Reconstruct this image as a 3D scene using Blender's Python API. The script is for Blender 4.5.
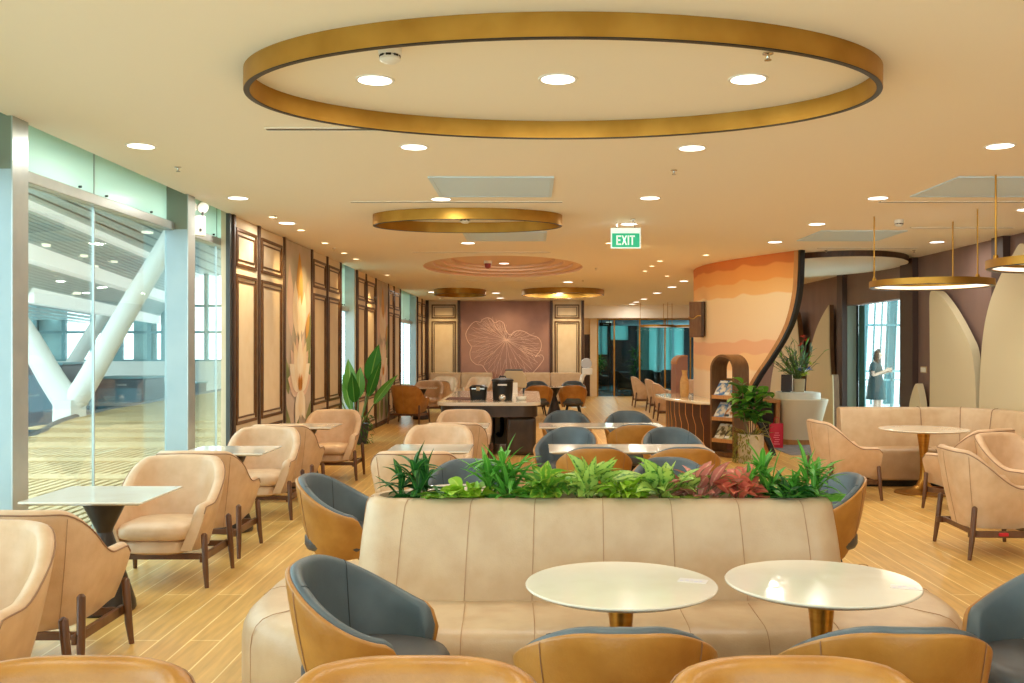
import bpy, bmesh, math, random
from mathutils import Vector, Matrix
PI = math.pi
R = math.radians
random.seed(11)
for _o in list(bpy.data.objects):
    bpy.data.objects.remove(_o)
SC = bpy.context.scene
COL = SC.collection

# ------------------------------------------------------------------ camera
cam_d = bpy.data.cameras.new('camera')
cam = bpy.data.objects.new('camera', cam_d)
COL.objects.link(cam)
cam.location = (0, 0, 1.6)
cam.rotation_euler = (R(90), 0, 0)
cam_d.sensor_width = 36
cam_d.lens = 950 / 1024 * 36
cam_d.shift_x = -20 / 1024
cam_d.shift_y = 6.5 / 1024
cam_d.clip_end = 400
SC.camera = cam

# ------------------------------------------------------------------ daylight
W = bpy.data.worlds.new('overcast_daylight')
SC.world = W
W.use_nodes = True
_bg = W.node_tree.nodes['Background']
_bg.inputs[0].default_value = (0.80, 0.96, 1.0, 1)
_bg.inputs[1].default_value = 4.3
SC.view_settings.view_transform = 'Standard'
SC.view_settings.look = 'None'
SC.view_settings.gamma = 1
SC.view_settings.exposure = 0.0
SC.view_settings.use_curve_mapping = False
SC.cycles.use_denoising = True
SC.cycles.max_bounces = 10
SC.cycles.diffuse_bounces = 6
SC.cycles.glossy_bounces = 4
SC.cycles.transparent_max_bounces = 16
SC.cycles.caustics_reflective = False
SC.cycles.caustics_refractive = False
SC.cycles.sample_clamp_indirect = 6
LAMP_COL = (1.0, 0.97, 0.86)      # warm white downlights
SPOT_COL = (1.0, 0.72, 0.34)      # amber accent spots
P_DOWN, P_SPOT = 11.5, 60.0
CEIL = 3.0
XL, XR, YB, YF = -3.15, 5.96, -3.0, 28.0
XG = -3.32

# ------------------------------------------------------------------ materials
def lin(c):
    c = c / 255
    return c / 12.92 if c <= 0.04045 else ((c + 0.055) / 1.055) ** 2.4
def rgb(*c):
    return (lin(c[0]), lin(c[1]), lin(c[2]), 1)

def mat(name, c, rough=0.5, metal=0.0, c2=None, scale=8.0, detail=4.0, stretch=None, bump=0.0, bscale=60.0,
        coat=0.0, emit=None, estr=0.0, lo=0.35, hi=0.65, spec=None):
    m = bpy.data.materials.new(name)
    m.use_nodes = True
    nt = m.node_tree
    b = nt.nodes['Principled BSDF']
    b.inputs['Base Color'].default_value = rgb(*c)
    b.inputs['Roughness'].default_value = rough
    b.inputs['Metallic'].default_value = metal
    if coat:
        b.inputs['Coat Weight'].default_value = coat
        b.inputs['Coat Roughness'].default_value = 0.08
    if spec is not None:
        b.inputs['Specular IOR Level'].default_value = spec
    if emit:
        b.inputs['Emission Color'].default_value = rgb(*emit)
        b.inputs['Emission Strength'].default_value = estr
    if c2 or bump:
        tc = nt.nodes.new('ShaderNodeTexCoord')
        mp = nt.nodes.new('ShaderNodeMapping')
        nt.links.new(tc.outputs['Object'], mp.inputs[0])
        if stretch:
            mp.inputs['Scale'].default_value = stretch
    if c2:
        n = nt.nodes.new('ShaderNodeTexNoise')
        n.inputs['Scale'].default_value = scale
        n.inputs['Detail'].default_value = detail
        nt.links.new(mp.outputs[0], n.inputs['Vector'])
        r = nt.nodes.new('ShaderNodeValToRGB')
        r.color_ramp.elements[0].position = lo
        r.color_ramp.elements[0].color = rgb(*c)
        r.color_ramp.elements[1].position = hi
        r.color_ramp.elements[1].color = rgb(*c2)
        nt.links.new(n.outputs[0], r.inputs[0])
        nt.links.new(r.outputs[0], b.inputs['Base Color'])
    if bump:
        n2 = nt.nodes.new('ShaderNodeTexNoise')
        n2.inputs['Scale'].default_value = bscale
        n2.inputs['Detail'].default_value = 3
        nt.links.new(mp.outputs[0], n2.inputs['Vector'])
        bp = nt.nodes.new('ShaderNodeBump')
        bp.inputs['Strength'].default_value = bump
        bp.inputs['Distance'].default_value = 0.01
        nt.links.new(n2.outputs[0], bp.inputs['Height'])
        nt.links.new(bp.outputs[0], b.inputs['Normal'])
    return m

M = {}
M['ceiling'] = mat('ceiling_paint', (249, 242, 228), 0.75)
M['ceil_warm'] = mat('recess_paint', (226, 190, 158), 0.75)
M['shadow_gap'] = mat('slot_grey', (120, 112, 100), 0.7)
M['brass'] = mat('brushed_brass', (196, 150, 74), 0.34, 1.0, (178, 132, 60), 3, 3, (1, 1, 14), 0.04, 30)
M['brass_matt'] = mat('satin_gold', (188, 142, 62), 0.42, 0.85, (170, 124, 48), 4, 3)
M['bronze'] = mat('bronze_trim', (98, 66, 36), 0.38, 0.55, (120, 82, 46), 12, 3)
M['brown'] = mat('dark_brown_timber', (60, 38, 24), 0.42, 0, (80, 52, 33), 6, 4, (6, 6, 1))
M['black'] = mat('black_lacquer', (18, 17, 16), 0.35)
M['dark_cone'] = mat('dark_bronze_base', (46, 40, 37), 0.38, 0.3, (58, 50, 45), 10)
M['cream_panel'] = mat('cream_wall_cloth', (236, 216, 184), 0.7, 0, (230, 208, 172), 5, 5, None, 0.03, 200)
M['leather'] = mat('pale_tan_leather', (216, 182, 147), 0.42, 0, (204, 167, 130), 9, 6, None, 0.10, 140)
M['leather_in'] = mat('pale_tan_leather_lining', (220, 186, 150), 0.40, 0, (208, 170, 133), 9, 6, None, 0.10, 140)
M['caramel'] = mat('caramel_leather', (180, 126, 56), 0.36, 0, (160, 106, 40), 7, 6, None, 0.10, 120)
M['sofa'] = mat('beige_sofa_leather', (204, 177, 143), 0.36, 0, (194, 163, 129), 8, 6, None, 0.10, 130)
M['stitch'] = mat('seam_shadow_thread', (150, 114, 86), 0.7)
M['slate'] = mat('slate_grey_leather', (84, 96, 102), 0.42, 0, (76, 87, 93), 8, 5, None, 0.08, 140)
M['slate_seam'] = mat('slate_seam_thread', (48, 56, 60), 0.6)
M['seat_dark'] = mat('charcoal_seat_leather', (74, 72, 72), 0.45, 0, (66, 64, 64), 8, 5)
M['walnut'] = mat('walnut_leg_wood', (88, 56, 34), 0.38, 0, (112, 74, 46), 9, 5, (1, 1, 0.15))
M['marble'] = mat('white_marble', (230, 224, 210), 0.13, 0, (222, 213, 196), 3.5, 8, None, 0, 0, 0.3, lo=0.45, hi=0.7)
M['marble_edge'] = mat('pale_stone_edge', (232, 220, 202), 0.3)
M['dark_stone'] = mat('dark_brown_stone', (58, 47, 40), 0.28, 0, (84, 68, 56), 5, 9, (1, 1, 0.5), lo=0.4, hi=0.75)
M['alu'] = mat('pale_aluminium', (190, 196, 194), 0.35, 0.6, (176, 184, 184), 4, 4)
M['alu_face'] = mat('blue_grey_cladding', (176, 196, 202), 0.45, 0.1, (166, 188, 196), 3, 4)
M['cladding_up'] = mat('grey_green_cladding', (134, 142, 128), 0.5)
M['white'] = mat('white_plastic', (238, 236, 228), 0.4)
M['offwhite'] = mat('white_render', (232, 232, 226), 0.6)
M['purple'] = mat('mauve_wall_cloth', (168, 126, 112), 0.65, 0, (156, 116, 104), 3, 4)
M['mauve'] = mat('mauve_brown_cladding', (138, 110, 100), 0.6, 0, (126, 100, 92), 2.2, 6, (1, 1, 0.4))
M['mauve_dark'] = mat('dark_mauve_pilaster', (76, 54, 46), 0.55)
M['line_pink'] = mat('pale_pink_inlay', (240, 206, 186), 0.5)
M['petal_cream'] = mat('cream_petal_panel', (222, 208, 172), 0.6)
M['gold_line'] = mat('gold_inlay', (214, 158, 96), 0.35, 0.5)
M['desk_cream'] = mat('cream_desk_shell', (226, 212, 186), 0.42)
M['timber'] = mat('warm_oak_timber', (196, 142, 86), 0.45, 0, (178, 124, 70), 7, 5, (8, 1, 1))
M['rack'] = mat('brown_bronze_veneer', (120, 84, 50), 0.42, 0.15, (104, 70, 40), 6, 5, (4, 4, 1))
M['hood'] = mat('mauve_brown_veneer', (150, 112, 102), 0.5)
M['pot'] = mat('greige_planter_stone', (208, 196, 172), 0.55, 0, (196, 184, 160), 20, 5)
M['vase'] = mat('straw_ceramic', (206, 164, 104), 0.5, 0, (190, 146, 88), 14, 4, (1, 1, 3), 0.2, 24)
M['soil'] = mat('dark_potting_soil', (44, 30, 20), 0.9, 0, (64, 46, 30), 60)
M['red_bag'] = mat('crimson_paper', (208, 22, 62), 0.45, 0, (196, 16, 54), 8)
M['bag_print'] = mat('pale_pink_print', (240, 130, 150), 0.5)
M['steel_dark'] = mat('black_enamel', (22, 25, 25), 0.3)
M['chrome'] = mat('bright_metal', (210, 205, 198), 0.2, 1.0)
M['warm_tan'] = mat('tan_enamel', (190, 166, 128), 0.45)
M['charcoal'] = mat('charcoal_metal', (70, 72, 72), 0.4)
M['exit_green'] = mat('exit_green_lit', (20, 140, 100), 0.4, emit=(40, 215, 150), estr=0.5)
M['exit_white'] = mat('exit_white_lit', (240, 255, 250), 0.4, emit=(235, 255, 248), estr=0.45)
M['lamp'] = mat('lit_lamp_lens', (255, 248, 238), 0.4, emit=(255, 244, 228), estr=5.0)
M['spot_lamp'] = mat('lit_amber_lens', (255, 236, 200), 0.4, emit=(255, 224, 176), estr=6.0)
M['ring_led'] = mat('lit_ring_diffuser', (255, 250, 236), 0.4, emit=(255, 246, 224), estr=1.1)
M['grille'] = mat('grille_grey_white', (206, 228, 244), 0.5)
M['deck'] = mat('tan_deck_slats', (204, 178, 132), 0.6, 0, (192, 164, 116), 2, 4)
M['ground'] = mat('grey_concourse_floor', (176, 186, 186), 0.5)
M['dark_box'] = mat('dark_kiosk_panel', (62, 78, 86), 0.4)
M['teal_frame'] = mat('teal_steel', (92, 140, 146), 0.4, 0.2)
M['teal_pale'] = mat('pale_teal_panel', (150, 192, 194), 0.5)
M['night'] = mat('dark_teal_wall', (34, 46, 48), 0.5)
M['teal_floor'] = mat('teal_grey_tile', (98, 128, 130), 0.2)
M['lounge_dark'] = mat('dark_grey_fabric', (62, 66, 64), 0.6)
M['skin'] = mat('skin', (226, 190, 166), 0.5)
M['dress'] = mat('dark_teal_dress', (42, 74, 78), 0.7)
M['hair'] = mat('dark_hair', (38, 34, 34), 0.5)
M['carpet'] = mat('grey_lilac_carpet', (150, 140, 140), 0.9, 0, (120, 116, 118), 9, 6)

def stripes(name, c1, c2, axis, period, duty=0.5, rough=0.6):
    m = bpy.data.materials.new(name)
    m.use_nodes = True
    nt = m.node_tree
    b = nt.nodes['Principled BSDF']
    b.inputs['Roughness'].default_value = rough
    tc = nt.nodes.new('ShaderNodeTexCoord')
    sp = nt.nodes.new('ShaderNodeSeparateXYZ')
    nt.links.new(tc.outputs['Object'], sp.inputs[0])
    d = nt.nodes.new('ShaderNodeMath'); d.operation = 'DIVIDE'
    nt.links.new(sp.outputs[axis], d.inputs[0]); d.inputs[1].default_value = period
    f = nt.nodes.new('ShaderNodeMath'); f.operation = 'FRACT'
    nt.links.new(d.outputs[0], f.inputs[0])
    g = nt.nodes.new('ShaderNodeMath'); g.operation = 'GREATER_THAN'
    nt.links.new(f.outputs[0], g.inputs[0]); g.inputs[1].default_value = duty
    mx = nt.nodes.new('ShaderNodeMix'); mx.data_type = 'RGBA'
    mx.inputs['A'].default_value = rgb(*c1); mx.inputs['B'].default_value = rgb(*c2)
    nt.links.new(g.outputs[0], mx.inputs['Factor'])
    nt.links.new(mx.outputs['Result'], b.inputs['Base Color'])
    return m
M['roof_slats'] = stripes('grey_green_roof_slats', (112, 128, 124), (84, 98, 96), 0, 0.5)

def floor_mat():
    m = bpy.data.materials.new('oak_plank_floor')
    m.use_nodes = True
    nt = m.node_tree
    b = nt.nodes['Principled BSDF']
    tc = nt.nodes.new('ShaderNodeTexCoord')
    mp = nt.nodes.new('ShaderNodeMapping')
    mp.inputs['Rotation'].default_value = (0, 0, R(90))
    nt.links.new(tc.outputs['Object'], mp.inputs[0])
    br = nt.nodes.new('ShaderNodeTexBrick')
    br.offset = 0.37
    br.inputs['Scale'].default_value = 1
    br.inputs['Brick Width'].default_value = 2.6
    br.inputs['Row Height'].default_value = 0.17
    br.inputs['Mortar Size'].default_value = 0.0045
    br.inputs['Mortar Smooth'].default_value = 0.1
    br.inputs['Bias'].default_value = 0.0
    br.inputs['Color1'].default_value = rgb(230, 188, 112)
    br.inputs['Color2'].default_value = rgb(214, 170, 96)
    br.inputs['Mortar'].default_value = rgb(255, 230, 168)
    nt.links.new(mp.outputs[0], br.inputs['Vector'])
    mp2 = nt.nodes.new('ShaderNodeMapping')
    mp2.inputs['Scale'].default_value = (14, 1.2, 1)
    nt.links.new(tc.outputs['Object'], mp2.inputs[0])
    n = nt.nodes.new('ShaderNodeTexNoise')
    n.inputs['Scale'].default_value = 2.2
    n.inputs['Detail'].default_value = 6
    nt.links.new(mp2.outputs[0], n.inputs['Vector'])
    r = nt.nodes.new('ShaderNodeValToRGB')
    r.color_ramp.elements[0].position = 0.3
    r.color_ramp.elements[0].color = (0.80, 0.78, 0.74, 1)
    r.color_ramp.elements[1].position = 0.7
    r.color_ramp.elements[1].color = (1.06, 1.05, 1.03, 1)
    nt.links.new(n.outputs[0], r.inputs[0])
    mx = nt.nodes.new('ShaderNodeMix'); mx.data_type = 'RGBA'; mx.blend_type = 'MULTIPLY'
    mx.inputs['Factor'].default_value = 1
    nt.links.new(br.outputs['Color'], mx.inputs['A'])
    nt.links.new(r.outputs[0], mx.inputs['B'])
    nt.links.new(mx.outputs['Result'], b.inputs['Base Color'])
    b.inputs['Roughness'].default_value = 0.33
    return m
M['floor'] = floor_mat()

def glass_mat(name, tint, refl=0.5):
    m = bpy.data.materials.new(name)
    m.use_nodes = True
    nt = m.node_tree
    for n in list(nt.nodes):
        if n.type != 'OUTPUT_MATERIAL':
            nt.nodes.remove(n)
    out = [n for n in nt.nodes if n.type == 'OUTPUT_MATERIAL'][0]
    t = nt.nodes.new('ShaderNodeBsdfTransparent'); t.inputs[0].default_value = (*tint, 1)
    g = nt.nodes.new('ShaderNodeBsdfGlossy'); g.inputs['Roughness'].default_value = 0.02
    fr = nt.nodes.new('ShaderNodeFresnel'); fr.inputs[0].default_value = 1.45
    mu = nt.nodes.new('ShaderNodeMath'); mu.operation = 'MULTIPLY'; mu.inputs[1].default_value = refl
    nt.links.new(fr.outputs[0], mu.inputs[0])
    mx = nt.nodes.new('ShaderNodeMixShader')
    nt.links.new(mu.outputs[0], mx.inputs[0])
    nt.links.new(t.outputs[0], mx.inputs[1]); nt.links.new(g.outputs[0], mx.inputs[2])
    nt.links.new(mx.outputs[0], out.inputs[0])
    return m
M['glass'] = glass_mat('clear_window_glass', (0.92, 0.98, 0.97), 0.4)
M['glass_dark'] = glass_mat('tinted_door_glass', (0.62, 0.74, 0.74), 0.7)

def frosted(name, c):
    m = bpy.data.materials.new(name)
    m.use_nodes = True
    nt = m.node_tree
    out = [n for n in nt.nodes if n.type == 'OUTPUT_MATERIAL'][0]
    b = nt.nodes['Principled BSDF']
    b.inputs['Base Color'].default_value = rgb(*c); b.inputs['Roughness'].default_value = 0.25
    t = nt.nodes.new('ShaderNodeBsdfTranslucent'); t.inputs[0].default_value = rgb(*c)
    mx = nt.nodes.new('ShaderNodeMixShader'); mx.inputs[0].default_value = 0.6
    nt.links.new(b.outputs[0], mx.inputs[1]); nt.links.new(t.outputs[0], mx.inputs[2])
    nt.links.new(mx.outputs[0], out.inputs[0])
    return m
M['blind'] = frosted('teal_sheer_blind', (170, 216, 212))
M['frost'] = frosted('green_frosted_glass', (226, 244, 234))

M['leather_seam'] = mat('pale_leather_seam', (176, 138, 104), 0.6)
def leaf_mat(name, base, vein, edge, width=0.10, mottle=0.0):
    """leaf with a paler midrib (u = across, v = along) and optional variegation"""
    m = bpy.data.materials.new(name)
    m.use_nodes = True
    nt = m.node_tree
    b = nt.nodes['Principled BSDF']
    b.inputs['Roughness'].default_value = 0.42
    uv = nt.nodes.new('ShaderNodeUVMap'); uv.uv_map = 'leaf'
    sp = nt.nodes.new('ShaderNodeSeparateXYZ')
    nt.links.new(uv.outputs[0], sp.inputs[0])
    a = nt.nodes.new('ShaderNodeMath'); a.operation = 'SUBTRACT'; a.inputs[1].default_value = 0.5
    nt.links.new(sp.outputs[0], a.inputs[0])
    ab = nt.nodes.new('ShaderNodeMath'); ab.operation = 'ABSOLUTE'
    nt.links.new(a.outputs[0], ab.inputs[0])
    src = ab.outputs[0]
    if mottle:
        tc = nt.nodes.new('ShaderNodeTexCoord')
        n = nt.nodes.new('ShaderNodeTexNoise'); n.inputs['Scale'].default_value = 55; n.inputs['Detail'].default_value = 4
        nt.links.new(tc.outputs['Object'], n.inputs['Vector'])
        mm = nt.nodes.new('ShaderNodeMath'); mm.operation = 'MULTIPLY_ADD'
        nt.links.new(n.outputs[0], mm.inputs[0]); mm.inputs[1].default_value = mottle
        nt.links.new(ab.outputs[0], mm.inputs[2])
        s2 = nt.nodes.new('ShaderNodeMath'); s2.operation = 'SUBTRACT'; s2.inputs[1].default_value = mottle * 0.5
        nt.links.new(mm.outputs[0], s2.inputs[0])
        src = s2.outputs[0]
    r = nt.nodes.new('ShaderNodeValToRGB')
    e = r.color_ramp.elements
    e[0].position = 0.0; e[0].color = rgb(*vein)
    e[1].position = width; e[1].color = rgb(*base)
    x = e.new(0.40); x.color = rgb(*base)
    x = e.new(0.5); x.color = rgb(*edge)
    nt.links.new(src, r.inputs[0])
    nt.links.new(r.outputs[0], b.inputs['Base Color'])
    out = [n for n in nt.nodes if n.type == 'OUTPUT_MATERIAL'][0]
    t = nt.nodes.new('ShaderNodeBsdfTranslucent')
    nt.links.new(r.outputs[0], t.inputs[0])
    mx = nt.nodes.new('ShaderNodeMixShader'); mx.inputs[0].default_value = 0.3
    nt.links.new(b.outputs[0], mx.inputs[1]); nt.links.new(t.outputs[0], mx.inputs[2])
    nt.links.new(mx.outputs[0], out.inputs[0])
    return m
M['lf_drac'] = leaf_mat('dracaena_leaf', (84, 156, 52), (130, 194, 84), (112, 176, 70))
M['lf_drac_dark'] = leaf_mat('dark_dracaena_leaf', (40, 96, 40), (96, 160, 62), (56, 112, 48))
M['lf_lime'] = leaf_mat('lime_leaf', (150, 192, 50), (196, 218, 96), (132, 176, 44))
M['lf_agl'] = leaf_mat('aglaonema_leaf', (170, 200, 96), (70, 128, 46), (74, 134, 52), 0.12, 0.6)
M['lf_pothos'] = leaf_mat('pothos_leaf', (104, 160, 50), (190, 206, 84), (158, 190, 66), 0.14, 0.6)
M['lf_red'] = leaf_mat('rose_leaf', (196, 120, 108), (222, 176, 150), (112, 110, 62), 0.12, 0.35)
M['lf_red2'] = leaf_mat('coral_leaf', (206, 104, 84), (226, 150, 120), (120, 130, 70), 0.10, 0.3)
M['lf_fig'] = leaf_mat('fig_leaf', (104, 168, 56), (156, 196, 96), (84, 144, 46), 0.06)
M['lf_fig2'] = leaf_mat('dark_fig_leaf', (62, 118, 42), (100, 146, 60), (36, 78, 28), 0.06)
M['lf_ban'] = leaf_mat('banana_leaf', (52, 122, 44), (140, 186, 92), (44, 108, 40), 0.05)
M['lf_ban2'] = leaf_mat('pale_banana_leaf', (96, 150, 62), (166, 200, 110), (84, 136, 54), 0.05)
M['lf_moss'] = leaf_mat('moss_leaf', (134, 134, 52), (160, 158, 70), (112, 114, 44))
M['lf_brom'] = leaf_mat('bromeliad_leaf', (110, 116, 56), (214, 186, 90), (140, 84, 44), 0.2)
M['lf_sage'] = leaf_mat('sage_leaf', (92, 122, 92), (140, 164, 132), (84, 112, 84))
M['stem'] = mat('green_stem', (96, 116, 52), 0.6)
M['trunk'] = mat('grey_bark', (122, 100, 74), 0.8)

# ------------------------------------------------------------------ mesh helpers
class MB:
    def __init__(s):
        s.V = []; s.F = []; s.M = []; s.U = []
    def add(s, vs, fs, m=0, us=None):
        o = len(s.V)
        s.V += [tuple(v) for v in vs]
        for i, f in enumerate(fs):
            s.F.append([o + k for k in f]); s.M.append(m); s.U.append(us[i] if us else None)
        return s
    def box(s, x0, x1, y0, y1, z0, z1, m=0):
        v = [(x0, y0, z0), (x1, y0, z0), (x1, y1, z0), (x0, y1, z0), (x0, y0, z1), (x1, y0, z1), (x1, y1, z1), (x0, y1, z1)]
        return s.add(v, [(0, 3, 2, 1), (4, 5, 6, 7), (0, 1, 5, 4), (1, 2, 6, 5), (2, 3, 7, 6), (3, 0, 4, 7)], m)
    def loft(s, rings, m=0, closed=True, cap0=False, cap1=False, loop=False):
        n = len(rings[0]); v = [p for r in rings for p in r]; f = []
        k = len(rings)
        for i in range(k if loop else k - 1):
            a, b = i * n, ((i + 1) % k) * n
            for j in range(n if closed else n - 1):
                j2 = (j + 1) % n
                f.append((a + j, a + j2, b + j2, b + j))
        if cap0: f.append(tuple(range(n))[::-1])
        if cap1: f.append(tuple((k - 1) * n + j for j in range(n)))
        return s.add(v, f, m)
    def tube(s, pts, r, n=8, m=0, closed=False, cap=True):
        pts = [Vector(p) for p in pts]; k = len(pts)
        rs = r if isinstance(r, (list, tuple)) else [r] * k
        rings = []; up = None
        for i, p in enumerate(pts):
            if closed: t = pts[(i + 1) % k] - pts[i - 1]
            else: t = pts[min(i + 1, k - 1)] - pts[max(i - 1, 0)]
            t.normalize()
            if up is None:
                up = Vector((0, 0, 1)) if abs(t.z) < 0.9 else Vector((1, 0, 0))
            a = (up - t * up.dot(t))
            if a.length < 1e-5: a = t.orthogonal()
            a.normalize(); up = a; b = t.cross(a)
            rings.append([p + (a * math.cos(q) + b * math.sin(q)) * rs[i] for q in [2 * PI * j / n for j in range(n)]])
        return s.loft(rings, m, True, cap and not closed, cap and not closed, closed)
    def lathe(s, prof, n=32, c=(0, 0, 0), m=0, sx=1, sy=1, cap=True):
        rings = [[(c[0] + r * sx * math.cos(2 * PI * j / n), c[1] + r * sy * math.sin(2 * PI * j / n), c[2] + z) for j in range(n)] for r, z in prof]
        return s.loft(rings, m, True, cap, cap)
    def prism(s, poly, a0, a1, m=0, axis='z', ms=None):
        fn = {'z': lambda p, a: (p[0], p[1], a), 'x': lambda p, a: (a, p[0], p[1]), 'y': lambda p, a: (p[0], a, p[1])}[axis]
        n = len(poly); v = [fn(p, a0) for p in poly] + [fn(p, a1) for p in poly]
        s.add(v, [tuple(range(n))[::-1], tuple(range(n, 2 * n))], m)
        o = len(s.V) - 2 * n
        for j in range(n):
            j2 = (j + 1) % n
            s.F.append([o + j, o + j2, o + n + j2, o + n + j]); s.M.append(m if ms is None else ms); s.U.append(None)
        return s
    def poly(s, pts, m=0):
        return s.add(pts, [tuple(range(len(pts)))], m)
    def leaf(s, base, d, L, w, droop=0.5, up=(0, 0, 1), n=6, m=0, shape='strap', fold=0.25, twist=0.0):
        base = Vector(base); d = Vector(d).normalized(); up = Vector(up)
        side = d.cross(up)
        if side.length < 1e-3: side = Vector((1, 0, 0)).cross(d)
        side.normalize()
        if twist: side.rotate(Matrix.Rotation(twist, 3, d))
        p = base.copy(); vs = []; us = []
        step = L / n; dd = d.copy()
        for i in range(n + 1):
            t = i / n
            if shape == 'strap': ww = w * (0.55 + 1.1 * t if t < 0.35 else 1.0 if t < 0.55 else 1.0 - ((t - 0.55) / 0.45) ** 1.6)
            elif shape == 'ovate': ww = w * math.sin(PI * min(1, 0.04 + 0.96 * t) ** 0.75)
            elif shape == 'round': ww = w * math.sin(PI * (0.03 + 0.97 * t) ** 1.15) ** 0.6 if t < 1 else 0
            else: ww = w * math.sin(PI * (0.05 + 0.95 * t))
            ww = max(ww, 0.0008) / 2
            nrm = side.cross(dd).normalized()
            lift = nrm * ww * fold * 2
            vs += [p - side * ww + lift, p, p + side * ww + lift]
            us += [(0, t), (0.5, t), (1, t)]
            dd = (dd - Vector((0, 0, 1)) * droop / n).normalized()
            p = p + dd * step
        fs = []; fu = []
        for i in range(n):
            a = i * 3
            for q in ((a, a + 1, a + 4, a + 3), (a + 1, a + 2, a + 5, a + 4)):
                fs.append(q); fu.append([us[k] for k in q])
        return s.add(vs, fs, m, fu)
    def xf(s, mtx, i0=0):
        for i in range(i0, len(s.V)):
            s.V[i] = tuple(mtx @ Vector(s.V[i]))
        return s
    def build(s, name, mats, parent=None, bevel=0.0, seg=2, smooth=True, auto=42, sub=0, loc=None, rz=0.0):
        me = bpy.data.meshes.new(name)
        me.from_pydata(s.V, [], s.F)
        mats = mats if isinstance(mats, (list, tuple)) else [mats]
        for m_ in mats: me.materials.append(m_)
        me.polygons.foreach_set('material_index', s.M)
        if any(u is not None for u in s.U):
            lay = me.uv_layers.new(name='leaf')
            for pol, u in zip(me.polygons, s.U):
                if u is not None:
                    for li, q in zip(pol.loop_indices, u): lay.data[li].uv = q
        bm = bmesh.new(); bm.from_mesh(me)
        bmesh.ops.recalc_face_normals(bm, faces=bm.faces)
        bm.to_mesh(me); bm.free()
        if smooth:
            me.polygons.foreach_set('use_smooth', [True] * len(me.polygons))
            me.set_sharp_from_angle(angle=R(auto))
        me.update()
        o = bpy.data.objects.new(name, me)
        COL.objects.link(o)
        if parent is not None: o.parent = parent
        if loc: o.location = loc
        if rz: o.rotation_euler = (0, 0, rz)
        if bevel:
            b = o.modifiers.new('bevel', 'BEVEL'); b.width = bevel; b.segments = seg; b.limit_method = 'ANGLE'; b.angle_limit = R(35)
            b.harden_normals = False
        if sub:
            q = o.modifiers.new('sub', 'SUBSURF'); q.levels = sub; q.render_levels = sub
        return o

def rrect(hx, hy, r, n=6, c=(0, 0)):
    r = min(r, hx * 0.999, hy * 0.999); pts = []
    for cx, cy, a0 in ((hx - r, hy - r, 0), (-hx + r, hy - r, 90), (-hx + r, -hy + r, 180), (hx - r, -hy + r, 270)):
        for k in range(n + 1):
            a = R(a0 + 90 * k / n)
            pts.append((c[0] + cx + r * math.cos(a), c[1] + cy + r * math.sin(a)))
    return pts
def ring3(p2, z): return [(p[0], p[1], z) for p in p2]
def ell(rx, ry, n=64, c=(0, 0)): return [(c[0] + rx * math.cos(2 * PI * k / n), c[1] + ry * math.sin(2 * PI * k / n)) for k in range(n)]

def tag(o, label, cat, group=None):
    o['label'] = label; o['category'] = cat
    if group: o['group'] = group
    return o
def thing(name, label, cat, loc=(0, 0, 0), rz=0.0, group=None):
    o = bpy.data.objects.new(name, None); COL.objects.link(o)
    o.empty_display_size = 0.1
    o.location = loc; o.rotation_euler = (0, 0, rz)
    return tag(o, label, cat, group)
def struct(o):
    o['kind'] = 'structure'
    return o
def dup(root, loc, rz, label, group=None):
    r = root.copy(); COL.objects.link(r); r.location = loc; r.rotation_euler = (0, 0, rz); r['label'] = label
    if group: r['group'] = group
    for ch in list(root.children):
        c = ch.copy(); COL.objects.link(c); c.parent = r
        for g in list(ch.children):
            d = g.copy(); COL.objects.link(d); d.parent = c
    return r
def area_lamp(parent, loc, size, power, col=LAMP_COL, spread=180, up=False, shape='DISK'):
    l = bpy.data.lights.new('lamp_light', 'AREA'); l.shape = shape; l.size = size; l.energy = power; l.color = col; l.spread = R(spread)
    o = bpy.data.objects.new('lamp_light', l); COL.objects.link(o); o.parent = parent; o.location = loc
    if up: o.rotation_euler = (PI, 0, 0)
    return o
def spot_lamp(parent, loc, power, angle, rot=(0, 0, 0), col=SPOT_COL, blend=0.8):
    l = bpy.data.lights.new('spot_light', 'SPOT'); l.energy = power; l.color = col; l.spot_size = R(angle); l.spot_blend = blend; l.shadow_soft_size = 0.04
    o = bpy.data.objects.new('spot_light', l); COL.objects.link(o); o.parent = parent; o.location = loc; o.rotation_euler = rot
    return o
# ================================================================== the room shell
struct(MB().box(XL - 0.25, XR + 0.2, YB, 31.5, -0.12, 0).build('floor', M['floor'], smooth=False))

# ceiling with an oval stepped recess
RCX, RCY, RRX, RRY = -0.5, 16.6, 1.38, 2.2
cb = MB()
hx0, hx1, hy0, hy1 = RCX - 1.8, RCX + 1.8, RCY - 2.7, RCY + 2.7
def quad(x0, x1, y0, y1): cb.poly([(x0, y0, CEIL), (x1, y0, CEIL), (x1, y1, CEIL), (x0, y1, CEIL)])
quad(XL, XR + 0.1, YB, hy0); quad(XL, XR + 0.1, hy1, 31.5)
quad(XL, hx0, hy0, hy1); quad(hx1, XR + 0.1, hy0, hy1)
N = 96
inner, outer = [], []
for k in range(N):
    a = 2 * PI * (k + 0.5) / N
    c, s_ = math.cos(a), math.sin(a)
    inner.append((RCX + RRX * c, RCY + RRY * s_, CEIL))
    q = min(1.8 / max(abs(c), 1e-6), 2.7 / max(abs(s_), 1e-6))
    outer.append((RCX + c * q, RCY + s_ * q, CEIL))
cb.loft([outer, inner])
for k in range(4):      # the four corners of the oval's rectangle
    cx, cy = (hx0, hx1)[k % 2], (hy0, hy1)[k // 2]
    best = sorted(range(N), key=lambda i: (outer[i][0] - cx) ** 2 + (outer[i][1] - cy) ** 2)[:2]
    cb.poly([outer[best[0]], outer[best[1]], (cx, cy, CEIL)])
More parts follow.
